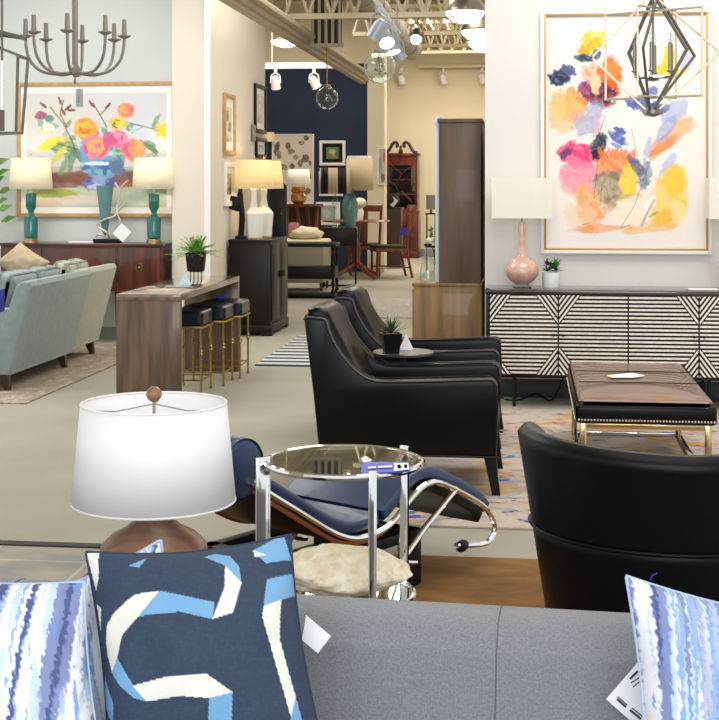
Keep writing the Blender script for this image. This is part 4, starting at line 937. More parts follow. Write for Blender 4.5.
# fern on console
pp = PD(196, 271, 10.9)
t = thing('riser', 'small thin wire riser under the fern pot on the console', 'stand', (pp.x, pp.y, zt))
rz_ = pp.z-zt
for a_ in range(4): MB().cyl((.045*math.cos(a_*1.57+.6), .045*math.sin(a_*1.57+.6), 0), (.045*math.cos(a_*1.57+.6), .045*math.sin(a_*1.57+.6), rz_-.004), .004, n=6).build('leg', 'black_metal', t)
MB().lathe([(.055, rz_-.006), (.055, rz_)], n=20).build('plate', 'black_metal', t)
t = thing('potted_fern', 'bushy green fern in a square black pot on the waterfall console', 'plant', (pp.x, pp.y, zt+rz_), .15)
pot_sq(.125, .155, .145, 'pot', 'black', t); MB().lathe([(.06, .12), (.05, .14), (.02, .145)], n=16).build('soil', 'soil', t)
rs = random.Random(4)
for i in range(72):
    a_ = i*2.4; e = R(rs.uniform(2, 86)); L = rs.uniform(.14, .27); d = Vector((math.cos(a_)*math.cos(e), math.sin(a_)*math.cos(e), math.sin(e)*.8)); mb = MB(); sd = Vector((-math.sin(a_), math.cos(a_), 0))
    K = 12; prev = Vector((0, 0, .13))
    for k in range(1, K+1):
        q = k/K; c = Vector((0, 0, .13))+d*L*q+Vector((0, 0, -.05))*q*q
        mb.add([prev-sd*.0012, prev+sd*.0012, c+sd*.0012, c-sd*.0012], [(0, 1, 2, 3)])
        w_ = .04*(1-q*.75)*(1 if k > 2 else .4)
        for s_ in (-1, 1):
            o_ = c+sd*s_*w_+d*.012+Vector((0, 0, rs.uniform(-.008, .008))); mb.add([c, c+d*.009+sd*s_*w_*.4, o_, c-d*.006+sd*s_*w_*.5], [(0, 1, 2, 3)])
        prev = c
    mb.build('frond', 'leaf_fern' if i % 3 else 'leaf', t, smooth=False)
p = PD(186, 283, 10.2)
tent('folded_card', 185, 279, 10.3, .09, .10, 'pale blue folded card standing on the console before the fern', z=zt, m=mat('pale_blue_paper', '#c8d8e2', .5))
p = PD(178, 287, 9.9); single(MB().b2((-.09, -.04, 0), (.09, .04, .004)), 'price_tag', mat('slate_blue_card', '#6f86a8', .5), 'slate blue tag lying flat on the glossy console top', 'tag', (PZ(180, 287.5, zt).x, PZ(180, 287.5, zt).y, zt+.001), rz=.1)

# ================================================================== LEFT SOFAS
def back_sofa(y0, y1, m, label, cushions=3, xb_=-3.75):
    L = y1-y0; t = thing('sofa', label, 'sofa', (xb_, (y0+y1)/2, .012))
    h = L/2
    mb = MB(); # raked outer back: bottom x=0, top x=+.17
    prof = [(0.0, .12), (.165, .765), (.15, .80), (.10, .80), (.05, .77), (-.12, .30), (-.14, .12)]
    MB().prism([(a_, b_) for a_, b_ in prof], -h-.006, h+.006, 'xz', bev=.012).build('backrest', m, t)
    MB().b2((-.90, -h+.14, .12), (-.13, h-.14, .30), .01).build('seat_base', m, t)
    n = 2
    for i in range(n):
        w_ = (L-.28)/n; a0 = -h+.14+i*w_
        MB().b2((-.92, a0+.004, .30), (-.12, a0+w_-.004, .44), .04, seg=4, puff=.02, sub=5).build('seat_cushion', m, t)
        o = MB().box((0, 0, 0), (.15, w_-.02, .42), .05, seg=4, puff=.03, sub=6).build('back_cushion', m, t); o.location = (-.145, a0+w_/2, .64); o.rotation_euler = (0, R(14), 0)
    for s_ in (-1, 1):
        MB().prism([(-.95, .12), (-.95, .56), (-.90, .60), (.118, .60), (-.004, .12)], min(s_*h, s_*(h-.13)), max(s_*h, s_*(h-.13)), 'xz', bev=.012).build('armrest', m, t)
        for xx, dx in ((-.07, .03), (-.88, -.03)):
            MB().add([(x, y, z) for z, o_, w_ in ((.125, 0, .035), (0, dx, .02)) for x, y in ((xx+o_-w_, s_*(h-.07)-w_), (xx+o_+w_, s_*(h-.07)-w_), (xx+o_+w_, s_*(h-.07)+w_), (xx+o_-w_, s_*(h-.07)+w_))],
                     [(0, 1, 2, 3), (4, 5, 6, 7)]+[(i, (i+1) % 4, 4+(i+1) % 4, 4+i) for i in range(4)]).build('leg', 'dark_wood', t)
    for k_ in (.0,): MB().tube([(.001, -h, .125), (.001, h, .125)], .006, 6).build('welt', m, t)
    return t
ya, yb_, yc = PX(12, 393, -3.74).y, PX(71, 360, -3.76).y, PX(94.5, 345, -3.84).y
SA = back_sofa(ya-.02, yb_, 'sofa_blue', 'blue grey sofa seen from its raked back at the left edge')
SB = back_sofa(yb_+.045, yc+.06, 'sofa_cream', 'sage cream loveseat beyond the blue grey sofa', xb_=-3.82)
o, pc = pillow('throw_pillow', [PD(-4, 262, 11.2), PD(20, 242, 11.2), PD(50, 262, 11.1), PD(26, 288, 11.1)], .16, lambda X, Y: Art.at(X, Y, '#b3a083').A, 'tan pillow standing on its corner on the blue grey sofa', n=30); trimmed(o, pc, 'tan_cushion')
p = PX(2, 293, -3.62); single(MB().b2((-.004, -.07, -.08), (.004, .07, .08), .002), 'hang_tag', 'deep_blue', 'dark blue tag hanging at the arm of the blue grey sofa', 'tag', (PD(3, 302, ya*.0+9.85).x, 9.42, PD(3, 302, 9.7).z))
m = MB(); single(m.b2((-.03, -.03, 0), (.03, .03, .75), .004), 'table_leg_post', 'black', 'black post of a piece cut off at the left edge', 'post', (G(-2, 395).x, G(-2, 395).y, .012)) if False else None

# ================================================================== MAHOGANY SIDEBOARD
sy0 = 12.72; xR = PY(162, 260, sy0).x; xL = PY(1, 260, sy0).x; zt = PY(100, 243.5, sy0).z; SD = .42
t = thing('sideboard', 'mahogany serpentine sideboard on tall square legs below the flower painting', 'sideboard', (xL, sy0, 0))
W2 = xR-xL; zc = PY(120, 291, sy0).z
def serp(x):  # front depth offset
    u = x/W2; return -.09*math.exp(-((u-.5)/.24)**2)+0
def sfront(a_, b_, n=20): return [(a_+(b_-a_)*i/n, serp(a_+(b_-a_)*i/n)) for i in range(n+1)]
top = sfront(-.02, W2+.02, 36); top = [(x, y-.02) for x, y in top]+[(W2+.02, SD), (-.02, SD)]
MB().prism(top, zt-.022, zt, 'xy', bev=.004).build('top', 'mahogany', t)
body = sfront(0, W2, 36)+[(W2, SD-.01), (0, SD-.01)]
MB().prism(body, zc, zt-.022, 'xy').build('body', 'mahogany', t)
for a_, b_, nm in ((.02, W2*.26, 'door'), (W2*.28, W2*.72, 'drawer'), (W2*.74, W2-.02, 'door')):
    fr_pts = [(x, y-.006) for x, y in sfront(a_, b_, 14)]; poly = fr_pts+[(b_, serp(b_)+.01), (a_, serp(a_)+.01)]
    d = MB().prism(poly, zc+.02, zt-.04, 'xy', bev=.002).build(nm, 'mahogany_v', t); cxm = (a_+b_)/2; cz_ = (zc+zt)/2
    MB().tube([(cxm+.03*math.cos(q_*.5236), serp(cxm)-.012, cz_+.038*math.sin(q_*.5236)) for q_ in range(12)], .005, 6, closed=True).build('pull_ring', 'brass', d)
    MB().ball((cxm, serp(cxm)-.012, cz_), .014, 10).build('knob', 'brass', d)
for x in (.03, W2*.27, W2*.73, W2-.03):
    for y in (serp(x)+.03, SD-.04): MB().add([(x+sx*w_, y+sy*w_, z) for z, w_ in ((zc, .024), (0, .012)) for sx, sy in ((-1, -1), (1, -1), (1, 1), (-1, 1))], [(0, 1, 2, 3), (4, 5, 6, 7)]+[(i, (i+1) % 4, 4+(i+1) % 4, 4+i) for i in range(4)]).build('leg', 'mahogany_v', t)
# teal lamps
def teal_lamp(px_, lab):
    p = PY(px_, 243, 12.90); t = thing('table_lamp', lab, 'lamp', (p.x, p.y, zt)); K = 13.1/FPX
    MB().lathe([(.072, 0), (.072, .02), (.066, .024), (.066, .038)], n=28).build('lamp_foot', 'champagne', t)
    prf = [(.055, .038), (.066, .05), (.068, .22), (.062, .245), (.03, .27), (.026, .29), (.034, .31), (.05, .34), (.052, .46), (.045, .475), (.02, .48)]
    b_ = MB().lathe(prf, n=32).build('lamp_base', 'teal_glass', t)
    MB().cyl((0, 0, .48), (0, 0, .84), .007, n=8).ball((0, 0, .85), .012, 8).build('stem', 'champagne', t)
    MB().lathe([(.205, .515), (.185, .815)], n=48, capb=False, capt=False).build('lamp_shade', 'shade_lit', t, solid=.003)
    l = bpy.data.lights.new('lamp_glow', 'POINT'); l.energy = 3; l.color = (1, .86, .66); l.shadow_soft_size = .04; o = bpy.data.objects.new('lamp_glow', l); C.objects.link(o); o.parent = t; o.location = (0, 0, .66)
    return t
teal_lamp(31, 'teal glass lamp with white shade at the left end of the sideboard')
teal_lamp(154, 'teal glass lamp with white shade at the right end of the sideboard')
# teal cone vase and driftwood
p = PY(108, 242, 12.95)
t = thing('cone_vase', 'tall teal cone vase in a silver branch holder on the sideboard', 'vase', (p.x, p.y, zt))
MB().b2((-.13, -.07, 0), (.13, .07, .035), .004).build('base', 'black', t)
MB().lathe([(.006, .06), (.03, .12), (.055, .30), (.085, .55), (.078, .55), (.05, .32), (.01, .09)], c=(-.03, 0, 0), n=28, capb=False, capt=False).build('vase_body', 'teal_pot', t)
sil = mat('silver_branch', '#cfc9bd', .35, metal=.5)
for pts in ([(.02, 0, .03), (.0, -.05, .10), (-.09, -.05, .16), (-.02, -.06, .22), (.08, -.03, .26), (.09, 0, .36), (.12, 0, .46), (.07, 0, .58)], [(.03, 0, .03), (.07, 0, .14), (.12, 0, .20), (.085, 0, .3), (.13, 0, .4), (.15, 0, .52)], [(.09, 0, .3), (.15, .01, .36), (.18, .01, .40)], [(.0, 0, .04), (-.08, -.02, .08), (-.12, 0, .06)], [(.11, 0, .45), (.14, 0, .54), (.2, 0, .60)]):
    MB().tube(spline(pts, 5), .010, 8).build('branch', sil, t)
P_ = PY(122, 236, 12.8); o = MB().box((0, 0, 0), (.13, .003, .13), rot=Matrix.Rotation(R(40), 3, 'Y')).build('price_tag', 'paper', None); o.location = (PY(122, 236, 12.8).x, 12.80, zt+.10); tag(o, 'white diamond turned paper tag leaning on the cone vase base', 'tag')
# books / card left of vase
single(MB().b2((-.12, -.05, 0), (.12, .05, .012), .002), 'paper_sheet', 'paper', 'pale paper lying on the sideboard between lamp and vase', 'paper', (PY(82, 243, 12.9).x, 12.9, zt))
# houseplant cut off at left edge
p = PY(-8, 200, 12.95)
t = thing('houseplant', 'dark green leafy plant cut off at the left edge above the sideboard', 'plant', (p.x, 12.93, zt))
MB().lathe([(.06, 0), (.08, .16), (.07, .16)], n=20).build('pot', 'white_ceramic', t)
for k_ in range(18):
    a_ = k_*2.4; h_ = .22+.035*k_; r_ = .16-.004*k_; c = Vector((r_*math.cos(a_), r_*.7*math.sin(a_), h_)); d = Vector((math.cos(a_), math.sin(a_)*.7, .3)).normalized(); sd = Vector((-math.sin(a_), math.cos(a_), 0))
    MB().add([c-d*.07, c+sd*.02+Vector((0, 0, .04)), c+d*.10, c-sd*.02-Vector((0, 0, .03))], [(0, 1, 2), (0, 2, 3)]).build('leaf', 'leaf', t)
MB().cyl((0, 0, .1), (0, 0, .85), .008, n=6).build('stem', 'dark_wood', t)

# ================================================================== FLORAL PAINTING
a = Art(26, 93, 166, 207, 330, 270, '#d4d3d4')
q = lambda x, y: (x/3, y/3)
def bl(x, y, rx, ry, col, **k): X_, Y_ = q(x, y); k.setdefault('warp', .3); a.blob(X_, Y_, rx/3*1.15, ry/3*1.15, col, **k)
bl(170, 330, 90, 60, '#dcd9c4', alpha=.7, soft=.8); bl(430, 330, 90, 90, '#cdd0dc', alpha=.7, soft=.8); bl(250, 440, 160, 60, '#d0cfc4', alpha=.6, soft=.8)
a.poly([q(80, 500), q(500, 500), q(500, 570), q(80, 570)], '#b59a86', .5); bl(190, 540, 80, 24, '#8a4a4a', alpha=.7); bl(340, 535, 150, 26, '#6a3c34', alpha=.8, col2='#8a5a4a'); bl(460, 540, 60, 22, '#7c5a5c', alpha=.6); bl(380, 560, 40, 14, '#c0643a', alpha=.7)
a.poly([q(80, 565), q(500, 560), q(500, 625), q(80, 625)], '#c3cba8', .8); bl(170, 582, 70, 14, '#a7b23e', alpha=.8); bl(440, 590, 60, 18, '#a8bcae', alpha=.7); bl(250, 600, 90, 12, '#e6d3cb', alpha=.8); bl(130, 610, 50, 10, '#d8b9ae', alpha=.7); bl(470, 575, 40, 10, '#7fae9c', alpha=.6); bl(300, 622, 120, 8, '#b8c8c8', alpha=.7)
for i in range(46):
    rs = random.Random(i); x, y = rs.uniform(120, 480), rs.uniform(360, 470); bl(x, y, rs.uniform(8, 26), rs.uniform(5, 12), rs.choice(['#5f8a5c', '#6fa288', '#3f7a74', '#9db85c', '#8fb0a0', '#c8b83c']), ang=rs.uniform(-60, 60), alpha=.75)
bl(150, 430, 40, 12, '#e2cf3a', ang=-25); bl(205, 445, 34, 9, '#7aa04a', ang=35); bl(180, 460, 34, 9, '#d8d25a', ang=-50); bl(215, 480, 10, 40, '#5b8a68', ang=12, alpha=.8); bl(190, 500, 8, 30, '#7aa078', ang=20, alpha=.8); bl(130, 390, 24, 12, '#cfd8b0', alpha=.8)
for pts in ([(150, 320), (190, 370), (215, 420), (230, 460)], [(190, 300), (180, 340), (200, 380)], [(280, 310), (300, 345), (320, 380)], [(325, 320), (300, 345)], [(390, 370), (430, 380), (470, 390)], [(420, 420), (470, 460)], [(340, 500), (240, 450), (170, 430)]):
    a.line([q(*p) for p in pts], 1.4, '#6d5a4c', .8)
for x, y, an in ((122, 345, 0), (130, 315, 40), (180, 302, 70), (205, 322, -40), (215, 330, 0), (325, 316, -50), (275, 312, 50), (190, 335, 60)): bl(x, y, 20 if y == 345 else 13, 13 if y == 345 else 4, '#a8587c' if y == 345 else '#7c4a5c', ang=an)
bl(148, 355, 14, 11, '#5f8f88'); bl(145, 380, 18, 14, '#e8e6cf')
def rose(x, y, r, c1, c2, c3):
    bl(x, y, r, r*.95, c1, warp=.2)
    rs = random.Random(int(x))
    for i in range(14): an = rs.uniform(0, 6.28); rr = rs.uniform(.2, .8)*r; bl(x+rr*math.cos(an), y+rr*math.sin(an)*.9, r*.38, r*.14, rs.choice([c2, c3]), ang=math.degrees(an)+90, alpha=.85)
bl(290, 470, 52, 50, '#7fb8dc', col2='#5f9ccc'); a.poly([q(240, 440), q(385, 440), q(370, 500), q(335, 535), q(280, 535), q(250, 500)], '#6fa6d2', .9); bl(300, 505, 50, 22, '#4c6ca4', col2='#8fc0dc'); bl(350, 450, 34, 26, '#5f8f8a', col2='#a7c8b8'); bl(300, 460, 44, 8, '#bfe0f0'); bl(290, 490, 46, 6, '#d8ecf4'); bl(350, 500, 24, 26, '#607a9c')
bl(300, 552, 46, 20, '#7a7fc0', col2='#4a4f94'); bl(300, 540, 20, 16, '#8fa8d8'); bl(285, 560, 24, 8, '#c8ccec')
rose(256, 383, 34, '#f0a02c', '#f7c04a', '#e07c24'); rose(378, 332, 24, '#f08a50', '#f6b06a', '#e0648a'); rose(353, 370, 22, '#efc83a', '#f5dc5a', '#8a5a20'); rose(288, 440, 40, '#e884a0', '#f4b05c', '#d85c84'); rose(352, 418, 27, '#e86ca0', '#f49abc', '#d84a84'); rose(400, 450, 34, '#ef8a6c', '#f7b060', '#e0609c'); bl(325, 418, 16, 22, '#d85c94')
for an in range(0, 360, 60): bl(482+12*math.cos(R(an)), 392+12*math.sin(R(an)), 13, 6, '#f2cc1c', ang=an)
a.line([q(395, 400), q(430, 380), q(480, 395)], 1.2, '#8fb0a8'); bl(415, 400, 30, 6, '#a8d0e4', ang=30, alpha=.7); bl(455, 445, 24, 7, '#5a8a4a', ang=40)
yw = YL-.03
xl, xr = PY(17, 150, yw).x, PY(175.5, 150, yw).x; zlo, zhi = PY(95, 217, yw).z, PY(95, 82, yw).z; PW, PH = xr-xl, zhi-zlo
t = thing('framed_painting', 'large flower vase painting in gilded wood frame above the sideboard', 'painting', ((xl+xr)/2, YL-.002, zlo))
MB().b2((-PW/2+.02, -.016, .02), (PW/2-.02, -.002, PH-.02)).build('mat_board', 'white', t, smooth=False)
a.canvas('picture', PW*140/158.5, PH*114/135, .6, t, loc=(0, -.019, PH*10/135))
frame(PW, PH, .036, -.035, -.002, 'frame', 'goldwood', t)

# ================================================================== CHANDELIER (left)
D_ = 8.5; hc = PD(75, 73, D_); K = D_/FPX
t = thing('chandelier', 'grey metal chandelier with eight curved arms hanging at upper left', 'chandelier', hc)
MB().cyl((0, 0, .0), (0, 0, H-hc.z-.02), .018, n=14).build('stem', 'pewter', t)
MB().lathe([(.03, -.01), (.036, .0), (.036, .03), (.02, .05)], n=20).lathe([(.0, -.075), (.01, -.06), (.005, -.03), (.022, -.01)], n=14).build('hub', 'pewter', t)
MB().lathe([(.07, H-hc.z-.03), (.07, H-hc.z)], n=24).build('ceiling_canopy', 'pewter', t)
for i in range(8):
    a_ = R(45*i+10); r_ = .30; X_, Y_ = math.cos(a_), math.sin(a_)
    pts = [(X_*.02, Y_*.02, .0), (X_*.14, Y_*.14, -.006), (X_*.22, Y_*.22, .02), (X_*.275, Y_*.275, .08), (X_*.295, Y_*.295, .15), (X_*r_, Y_*r_, .215)]
    ar = MB().tube(spline(pts, 5), .0095, 8).build('arm', 'pewter', t)
    MB().lathe([(.014, .212), (.042, .226), (.042, .232), (.012, .236)], c=(X_*r_, Y_*r_, 0), n=20).build('bobeche', 'pewter', ar)
    MB().lathe([(.016, .236), (.013, .33)], c=(X_*r_, Y_*r_, 0), n=14).build('candle', 'pewter', ar)
o = MB().box((0, 0, 0), (.045, .002, .11)).cyl((-.0, 0, .055), (-.005, 0, .16), .001, n=4).build('hang_tag', mat('grey_tag', '#b9bcc0', .6), None); o.location = (hc.x+.028, hc.y, PD(78, 98, D_).z); tag(o, 'small grey tag hanging below the grey chandelier', 'tag')
MB().tube([(-.008, -.002, -.03), (-.002, -.002, -.01), (-.008, -.002, .0), (.0, -.002, .015)], .0015, 4).build('printed_mark', 'blue_card', o)
# lantern at left edge
D_ = 6.2; K = D_/FPX; lc = PD(2, 82, D_)
t = thing('lantern_pendant', 'open metal lantern pendant cut off at the left edge', 'pendant light', lc)
def lp_(x, y, d=0): v = PD(x, y, D_+d)-lc; return v
m_l = dk
def lbar(pts, r=.006, m=m_l, nm='frame_bar'):
    mb = MB()
    for p, q_ in zip(pts[:-1], pts[1:]):
        d = (q_-p); rot = d.to_track_quat('Z', 'Y').to_matrix(); mb.box((p+q_)/2, (r*2, r*2, d.length+r*2), .001, rot=rot, seg=1)
    return mb.build(nm, m, t)
lbar([lp_(0, 48, .0), lp_(28, 59), lp_(22, 133), lp_(-2, 134)]); lbar([lp_(18, 56, .25), lp_(16, 133, .25)]); lbar([lp_(28, 59), lp_(18, 56, .25)]); lbar([lp_(22, 133), lp_(16, 133, .25), lp_(-20, 133, .25)])
lbar([lp_(-28, 60, .1), lp_(-22, 134, .1), lp_(0, 134)]); lbar([lp_(-28, 60, .1), lp_(0, 48)])
lbar([lp_(0, 32, .1), lp_(24, 38), lp_(4, 35, .15), lp_(-24, 40, .1)], .009)
MB().cyl(lp_(2, -60, .08), lp_(2, 60, .08), .006, n=8).build('rod', m_l, t)
for dx in (2,): MB().cyl(lp_(dx, 110, .08), lp_(dx, 131, .08), .012, n=10).build('candle', m_l, t); MB().cyl(lp_(dx, 62, .08), lp_(dx, 108, .08), .006, n=8).build('rod', 'chrome', t)
# ================================================================== CORRIDOR BESIDE COLUMN
fx = PX(269, 337, -2.57); cz = 1.52-(240-184)/FPX*13.8
cy0 = 13.62; cl = .95; cdep = .42
t = thing('cabinet', 'dark espresso two door cabinet beyond the fern, holding two white lamps', 'cabinet', (-2.57, cy0, 0))
MB().b2((-cdep, 0, .09), (0, cl, cz-.02), .004).build('body', 'espresso', t)
MB().b2((-cdep-.01, -.012, cz-.022), (.015, cl+.012, cz), .004).build('top', 'espresso', t)
MB().b2((-cdep-.01, -.015, .03), (.018, cl+.015, .11), .008).build('plinth', 'espresso', t)
for a_, b_ in ((-cdep, -cdep+.1), (-.09, .018)): 
    for y_ in (-.015, cl-.08): MB().b2((a_, y_, 0), (b_, y_+.09, .035), .004).build('foot', 'espresso', t)
for k_ in (0, 1):
    d = MB().b2((0, .03+k_*.455, .15), (.014, .47+k_*.455, cz-.05), .003).build('door', 'espresso', t)
    MB().b2((.014, .09+k_*.455, .24), (.018, .41+k_*.455, cz-.14), .003).build('panel', 'espresso', d)
    MB().lathe([(.02, -.03), (.02, .03)], c=(0, 0, 0), n=10).move((.03, .43 if k_ == 0 else .53, .60)).build('handle', 'black_metal', d)
def white_lamp(px_, yv, lab):
    p = PY(px_, 240, yv); t = thing('table_lamp', lab, 'lamp', (p.x, p.y, cz))
    MB().lathe([(.083, 0), (.083, .018)], n=6).build('lamp_foot', 'goldwood', t)
    MB().lathe([(.082, .018), (.10, .26), (.045, .32), (.028, .40), (.035, .50), (.02, .52)], n=6).build('lamp_base', 'white_ceramic', t, ang=20)
    MB().cyl((0, 0, .52), (0, 0, .83), .008, n=8).ball((0, 0, .835), .014, 8).build('stem', 'goldwood', t)
    MB().lathe([(.205, .51), (.175, .80)], n=48, capb=False, capt=False).build('lamp_shade', 'shade_cream', t, solid=.003)
    l = bpy.data.lights.new('lamp_glow', 'POINT'); l.energy = 3; l.color = (1, .82, .55); l.shadow_soft_size = .04; o = bpy.data.objects.new('lamp_glow', l); C.objects.link(o); o.parent = t; o.location = (0, 0, .66)
white_lamp(254, 13.78, 'white faceted ceramic lamp with cream shade, nearer of the pair on the cabinet')
white_lamp(264, 14.25, 'white faceted ceramic lamp with cream shade, farther of the pair on the cabinet')
p = PY(241, 238, 13.78)
t = thing('desk_ornament', 'tall black sculptural ornament standing left of the white lamps', 'ornament', (p.x, p.y, cz))
MB().lathe([(.06, 0), (.06, .03), (.02, .04)], n=16).build('base', 'black', t)
MB().tube(spline([(0, 0, .03), (.01, 0, .25), (-.01, 0, .45), (.01, 0, .6), (.0, 0, .72)], 4), [.03]*9+[.02]*8, 8).build('figure', 'black', t)
MB().box((-.06, 0, .36), (.12, .05, .14), .01, rot=Matrix.Rotation(R(15), 3, 'Y')).build('box_arm', 'black', t)
MB().ball((.0, 0, .72), .045, 12, sc=(1, .7, 1.4)).build('head', 'black', t)
# dark tapered screen behind
t = thing('folding_screen', 'black tall folding screen standing behind the dark cabinet', 'screen', (PD(280, 300, 15.1).x, PD(280, 300, 15.1).y, 0))
z_t = PD(280, 172, 15.1).z
MB().prism([(-.10, 0), (.075, 0), (.075, z_t-.15), (-.10, z_t)], -.02, .02, 'xz', bev=.004).build('panel', 'black', t)
MB().prism([(-.10, 0), (-.05, 0), (-.05, z_t), (-.10, z_t-.02)], .02, .4, 'xz', bev=.004).build('panel', 'black', t)
for z_ in (.6, 1.2): MB().ball((.02, -.028, z_), .01, 8).build('stud', 'nickel', t)
# frames on the side wall, facing +x
def side_frame(px0, px1, py0, py1, fm, label, fw=.03, art='#cfd3c4', inner=None, mw=.0):
    a_, b_ = PX(px0, (py0+py1)/2, XS), PX(px1, (py0+py1)/2, XS); ym = (a_.y+b_.y)/2; D_ = ym*cT-XS*sT*1
    D_ = -XS*sT+ym*cT
    zz0, zz1 = 1.52+(HOR-py1)/FPX*D_, 1.52+(HOR-py0)/FPX*D_; w_ = abs(b_.y-a_.y); h_ = zz1-zz0
    t = thing('framed_picture', label, 'picture', (XS+.002, ym, zz0), R(90))
    frame(w_, h_, fw, -.03, 0, 'frame', fm, t)
    MB().b2((-w_/2+fw*.8, -.008, fw*.8), (w_/2-fw*.8, -.001, h_-fw*.8)).build('mat_board', 'white', t, smooth=False)
    A = Art(0, 0, 1, 1, 40, 60, art); rs = random.Random(px0)
    for i in range(14): A.blob(rs.random(), rs.random(), rs.uniform(.1, .3), rs.uniform(.05, .2), inner[i % len(inner)], alpha=.7)
    A.canvas('picture', w_*(1-mw)-fw*2, h_*(1-mw)-fw*2, .6, t, loc=(0, -.011, fw+h_*mw/2))
side_frame(222.5, 233, 94, 155, 'goldwood', 'pale botanical picture in thin wooden frame on the corridor wall', .04, '#d8d6c8', ['#c8cdb8', '#5f6b4c', '#b8b8a4'], .3)
side_frame(223, 232.5, 162, 206, 'white', 'white framed sketch below the botanical picture on the corridor wall', .05, '#b7a58c', ['#8a7a64', '#d8d4c8', '#5c5850'], .3)
side_frame(253.5, 264, 85, 133, 'black', 'tall black framed picture, upper one near the corridor corner', .04, '#d8d2ca', ['#cfc4bc', '#b8aca4', '#e2ddd6'], .25)
side_frame(254.5, 264.5, 138, 158, 'black', 'black framed picture, lower one near the corridor corner', .04, '#c8ccd0', ['#b0b4b8', '#e0e0e0', '#8c9094'], .25)
o = MB().b2((-.02, -.05, -.09), (.02, .05, .09), .004).build('thermostat', 'nickel', None); o.location = (XS+.02, PX(251.5, 133, XS).y, PX(251.5, 133, XS).z); tag(o, 'small grey thermostat on the corridor wall beside the black frames', 'thermostat')
# sconce
p = PY(270, 137, 23.76); t = thing('wall_sconce', 'cream cylinder wall sconce glowing at the left end of navy wall', 'wall lamp', (p.x, 23.8, p.z))
MB().cyl((0, -.09, -.08), (0, -.09, .08), .085, n=20).build('shade', 'shade_cream', t); MB().b2((-.02, -.06, -.02), (.02, 0, .02)).build('bracket', 'brass', t)

# ================================================================== NAVY WALL ART
def wall_art(px0, px1, py0, py1, Y, fm, label, fw, art, draw, mw=0, nx=80, ny=100, bm='white'):
    yw = Y-.02; a_, b_ = PY(px0, 150, yw).x, PY(px1, 150, yw).x; xm = (px0+px1)/2; z0_, z1_ = PY(xm, py1, yw).z, PY(xm, py0, yw).z; w_, h_ = b_-a_, z1_-z0_
    t = thing('framed_picture', label, 'picture', ((a_+b_)/2, Y-.001, z0_))
    MB().b2((-w_/2+fw*.5, -.02, fw*.5), (w_/2-fw*.5, -.001, h_-fw*.5)).build('mat_board', bm, t, smooth=False)
    if fw: frame(w_, h_, fw, -.04, 0, 'frame', fm, t)
    A = Art(px0, py0, px1, py1, nx, ny, art); draw(A); iw, ih = (w_-2*fw)*(1-mw), (h_-2*fw)*(1-mw)
    A.canvas('picture', iw, ih, .7, t, loc=(0, -.023, (h_-ih)/2)); return t
def stones(A):
    for i, (x, y, rx, ry, an) in enumerate(((276, 148, 3, 8, 15), (278, 154, 3, 5, -20), (288, 145, 3, 4, 0), (291, 151, 4, 3, -10), (302, 142, 4, 2.5, 0), (307, 137, 3, 3, 0), (296, 157, 3, 3, 0), (306, 158, 4, 5, 30), (301, 163, 3, 4, 0), (283, 167, 5, 3, 20), (292, 166, 3, 3, 0), (310, 177, 3.5, 3, 0), (308, 192, 4, 3.5, 0), (311, 163, 2, 3, 0))):
        A.blob(x, y, rx, ry, ['#6b6250', '#a8957c', '#7a6c58', '#8c8478', '#b0a08c'][i % 5], ang=an, warp=.25, soft=.15, col2='#5a5044')
wall_art(272, 314, 134, 204, 23.8, 'white', 'white canvas with scattered brown stone shapes on the navy wall', .02, '#d8cdbf', stones)
def land(A):
    A.blob(332, 150, 9, 6, '#8fb4b0'); A.blob(328, 158, 7, 4, '#6a8a3a'); A.blob(336, 158, 5, 4, '#d07a2c'); A.blob(333, 153, 3, 3, '#e0c84a'); A.blob(340, 155, 3, 5, '#3a5a6a')
wall_art(319.5, 345.5, 140.5, 165.5, 23.8, 'white', 'small colourful landscape with black mat and white frame on navy wall', .05, '#5f7a4c', land, .38, bm='black')
wall_art(319, 343, 171, 196, 23.8, 'white', 'white framed mirror like picture half hidden behind the striped lampshade', .05, '#8f8a80', lambda A: A.blob(330, 185, 8, 8, '#b8a48c'), .15)
wall_art(316, 340, 202, 225, 23.8, 'white', 'lowest white framed grey picture on the navy wall', .07, '#9fa8a4', lambda A: A.blob(326, 214, 8, 8, '#b8beb8'), .1)
wall_art(377.5, 386.5, 148, 185, 23.69, 'white', 'narrow red and green print on the cream column', .02, '#c4bcae', lambda A: (A.blob(385, 155, 2, 8, '#c8584c'), A.blob(380, 165, 2, 14, '#8a9a84'), A.blob(383, 178, 3, 5, '#7c6a5c')))

# ================================================================== MIDDLE DISTANCE FURNITURE
def at_f(px_, D): p = PD(px_, 300, D); return (p.x, p.y, 0)
# black turned leg console with shelf
D_ = 18.4; p = at_f(285, D_); xr_ = PD(336, 300, D_); W_ = (Vector(xr_)-Vector((p[0], p[1], xr_.z))).length; z_ = PD(300, 243, D_).z
t = thing('turned_leg_console', 'black console table with turned legs and low shelves beyond the cabinet', 'table', (p[0]-.5, p[1], 0)); W_ += .5
MB().b2((0, 0, z_-.05), (W_, .45, z_), .004).build('tabletop', 'black', t)
for z2_ in (.42, .06): MB().b2((.02, .02, z2_-(.16 if z2_ > .3 else .04)), (W_-.02, .43, z2_), .004).build('shelf', 'black', t)
for x_ in (.04, W_-.04):
    for y_ in (.04, .41): MB().lathe([(.028, 0), (.028, .1), (.015, .13), (.026, .2), (.015, .26), (.028, .3), (.028, .44), (.014, .48), (.027, .55), (.014, .62), (.028, .66), (.028, z_-.05)], c=(x_, y_, 0), n=10).build('leg', 'black', t)
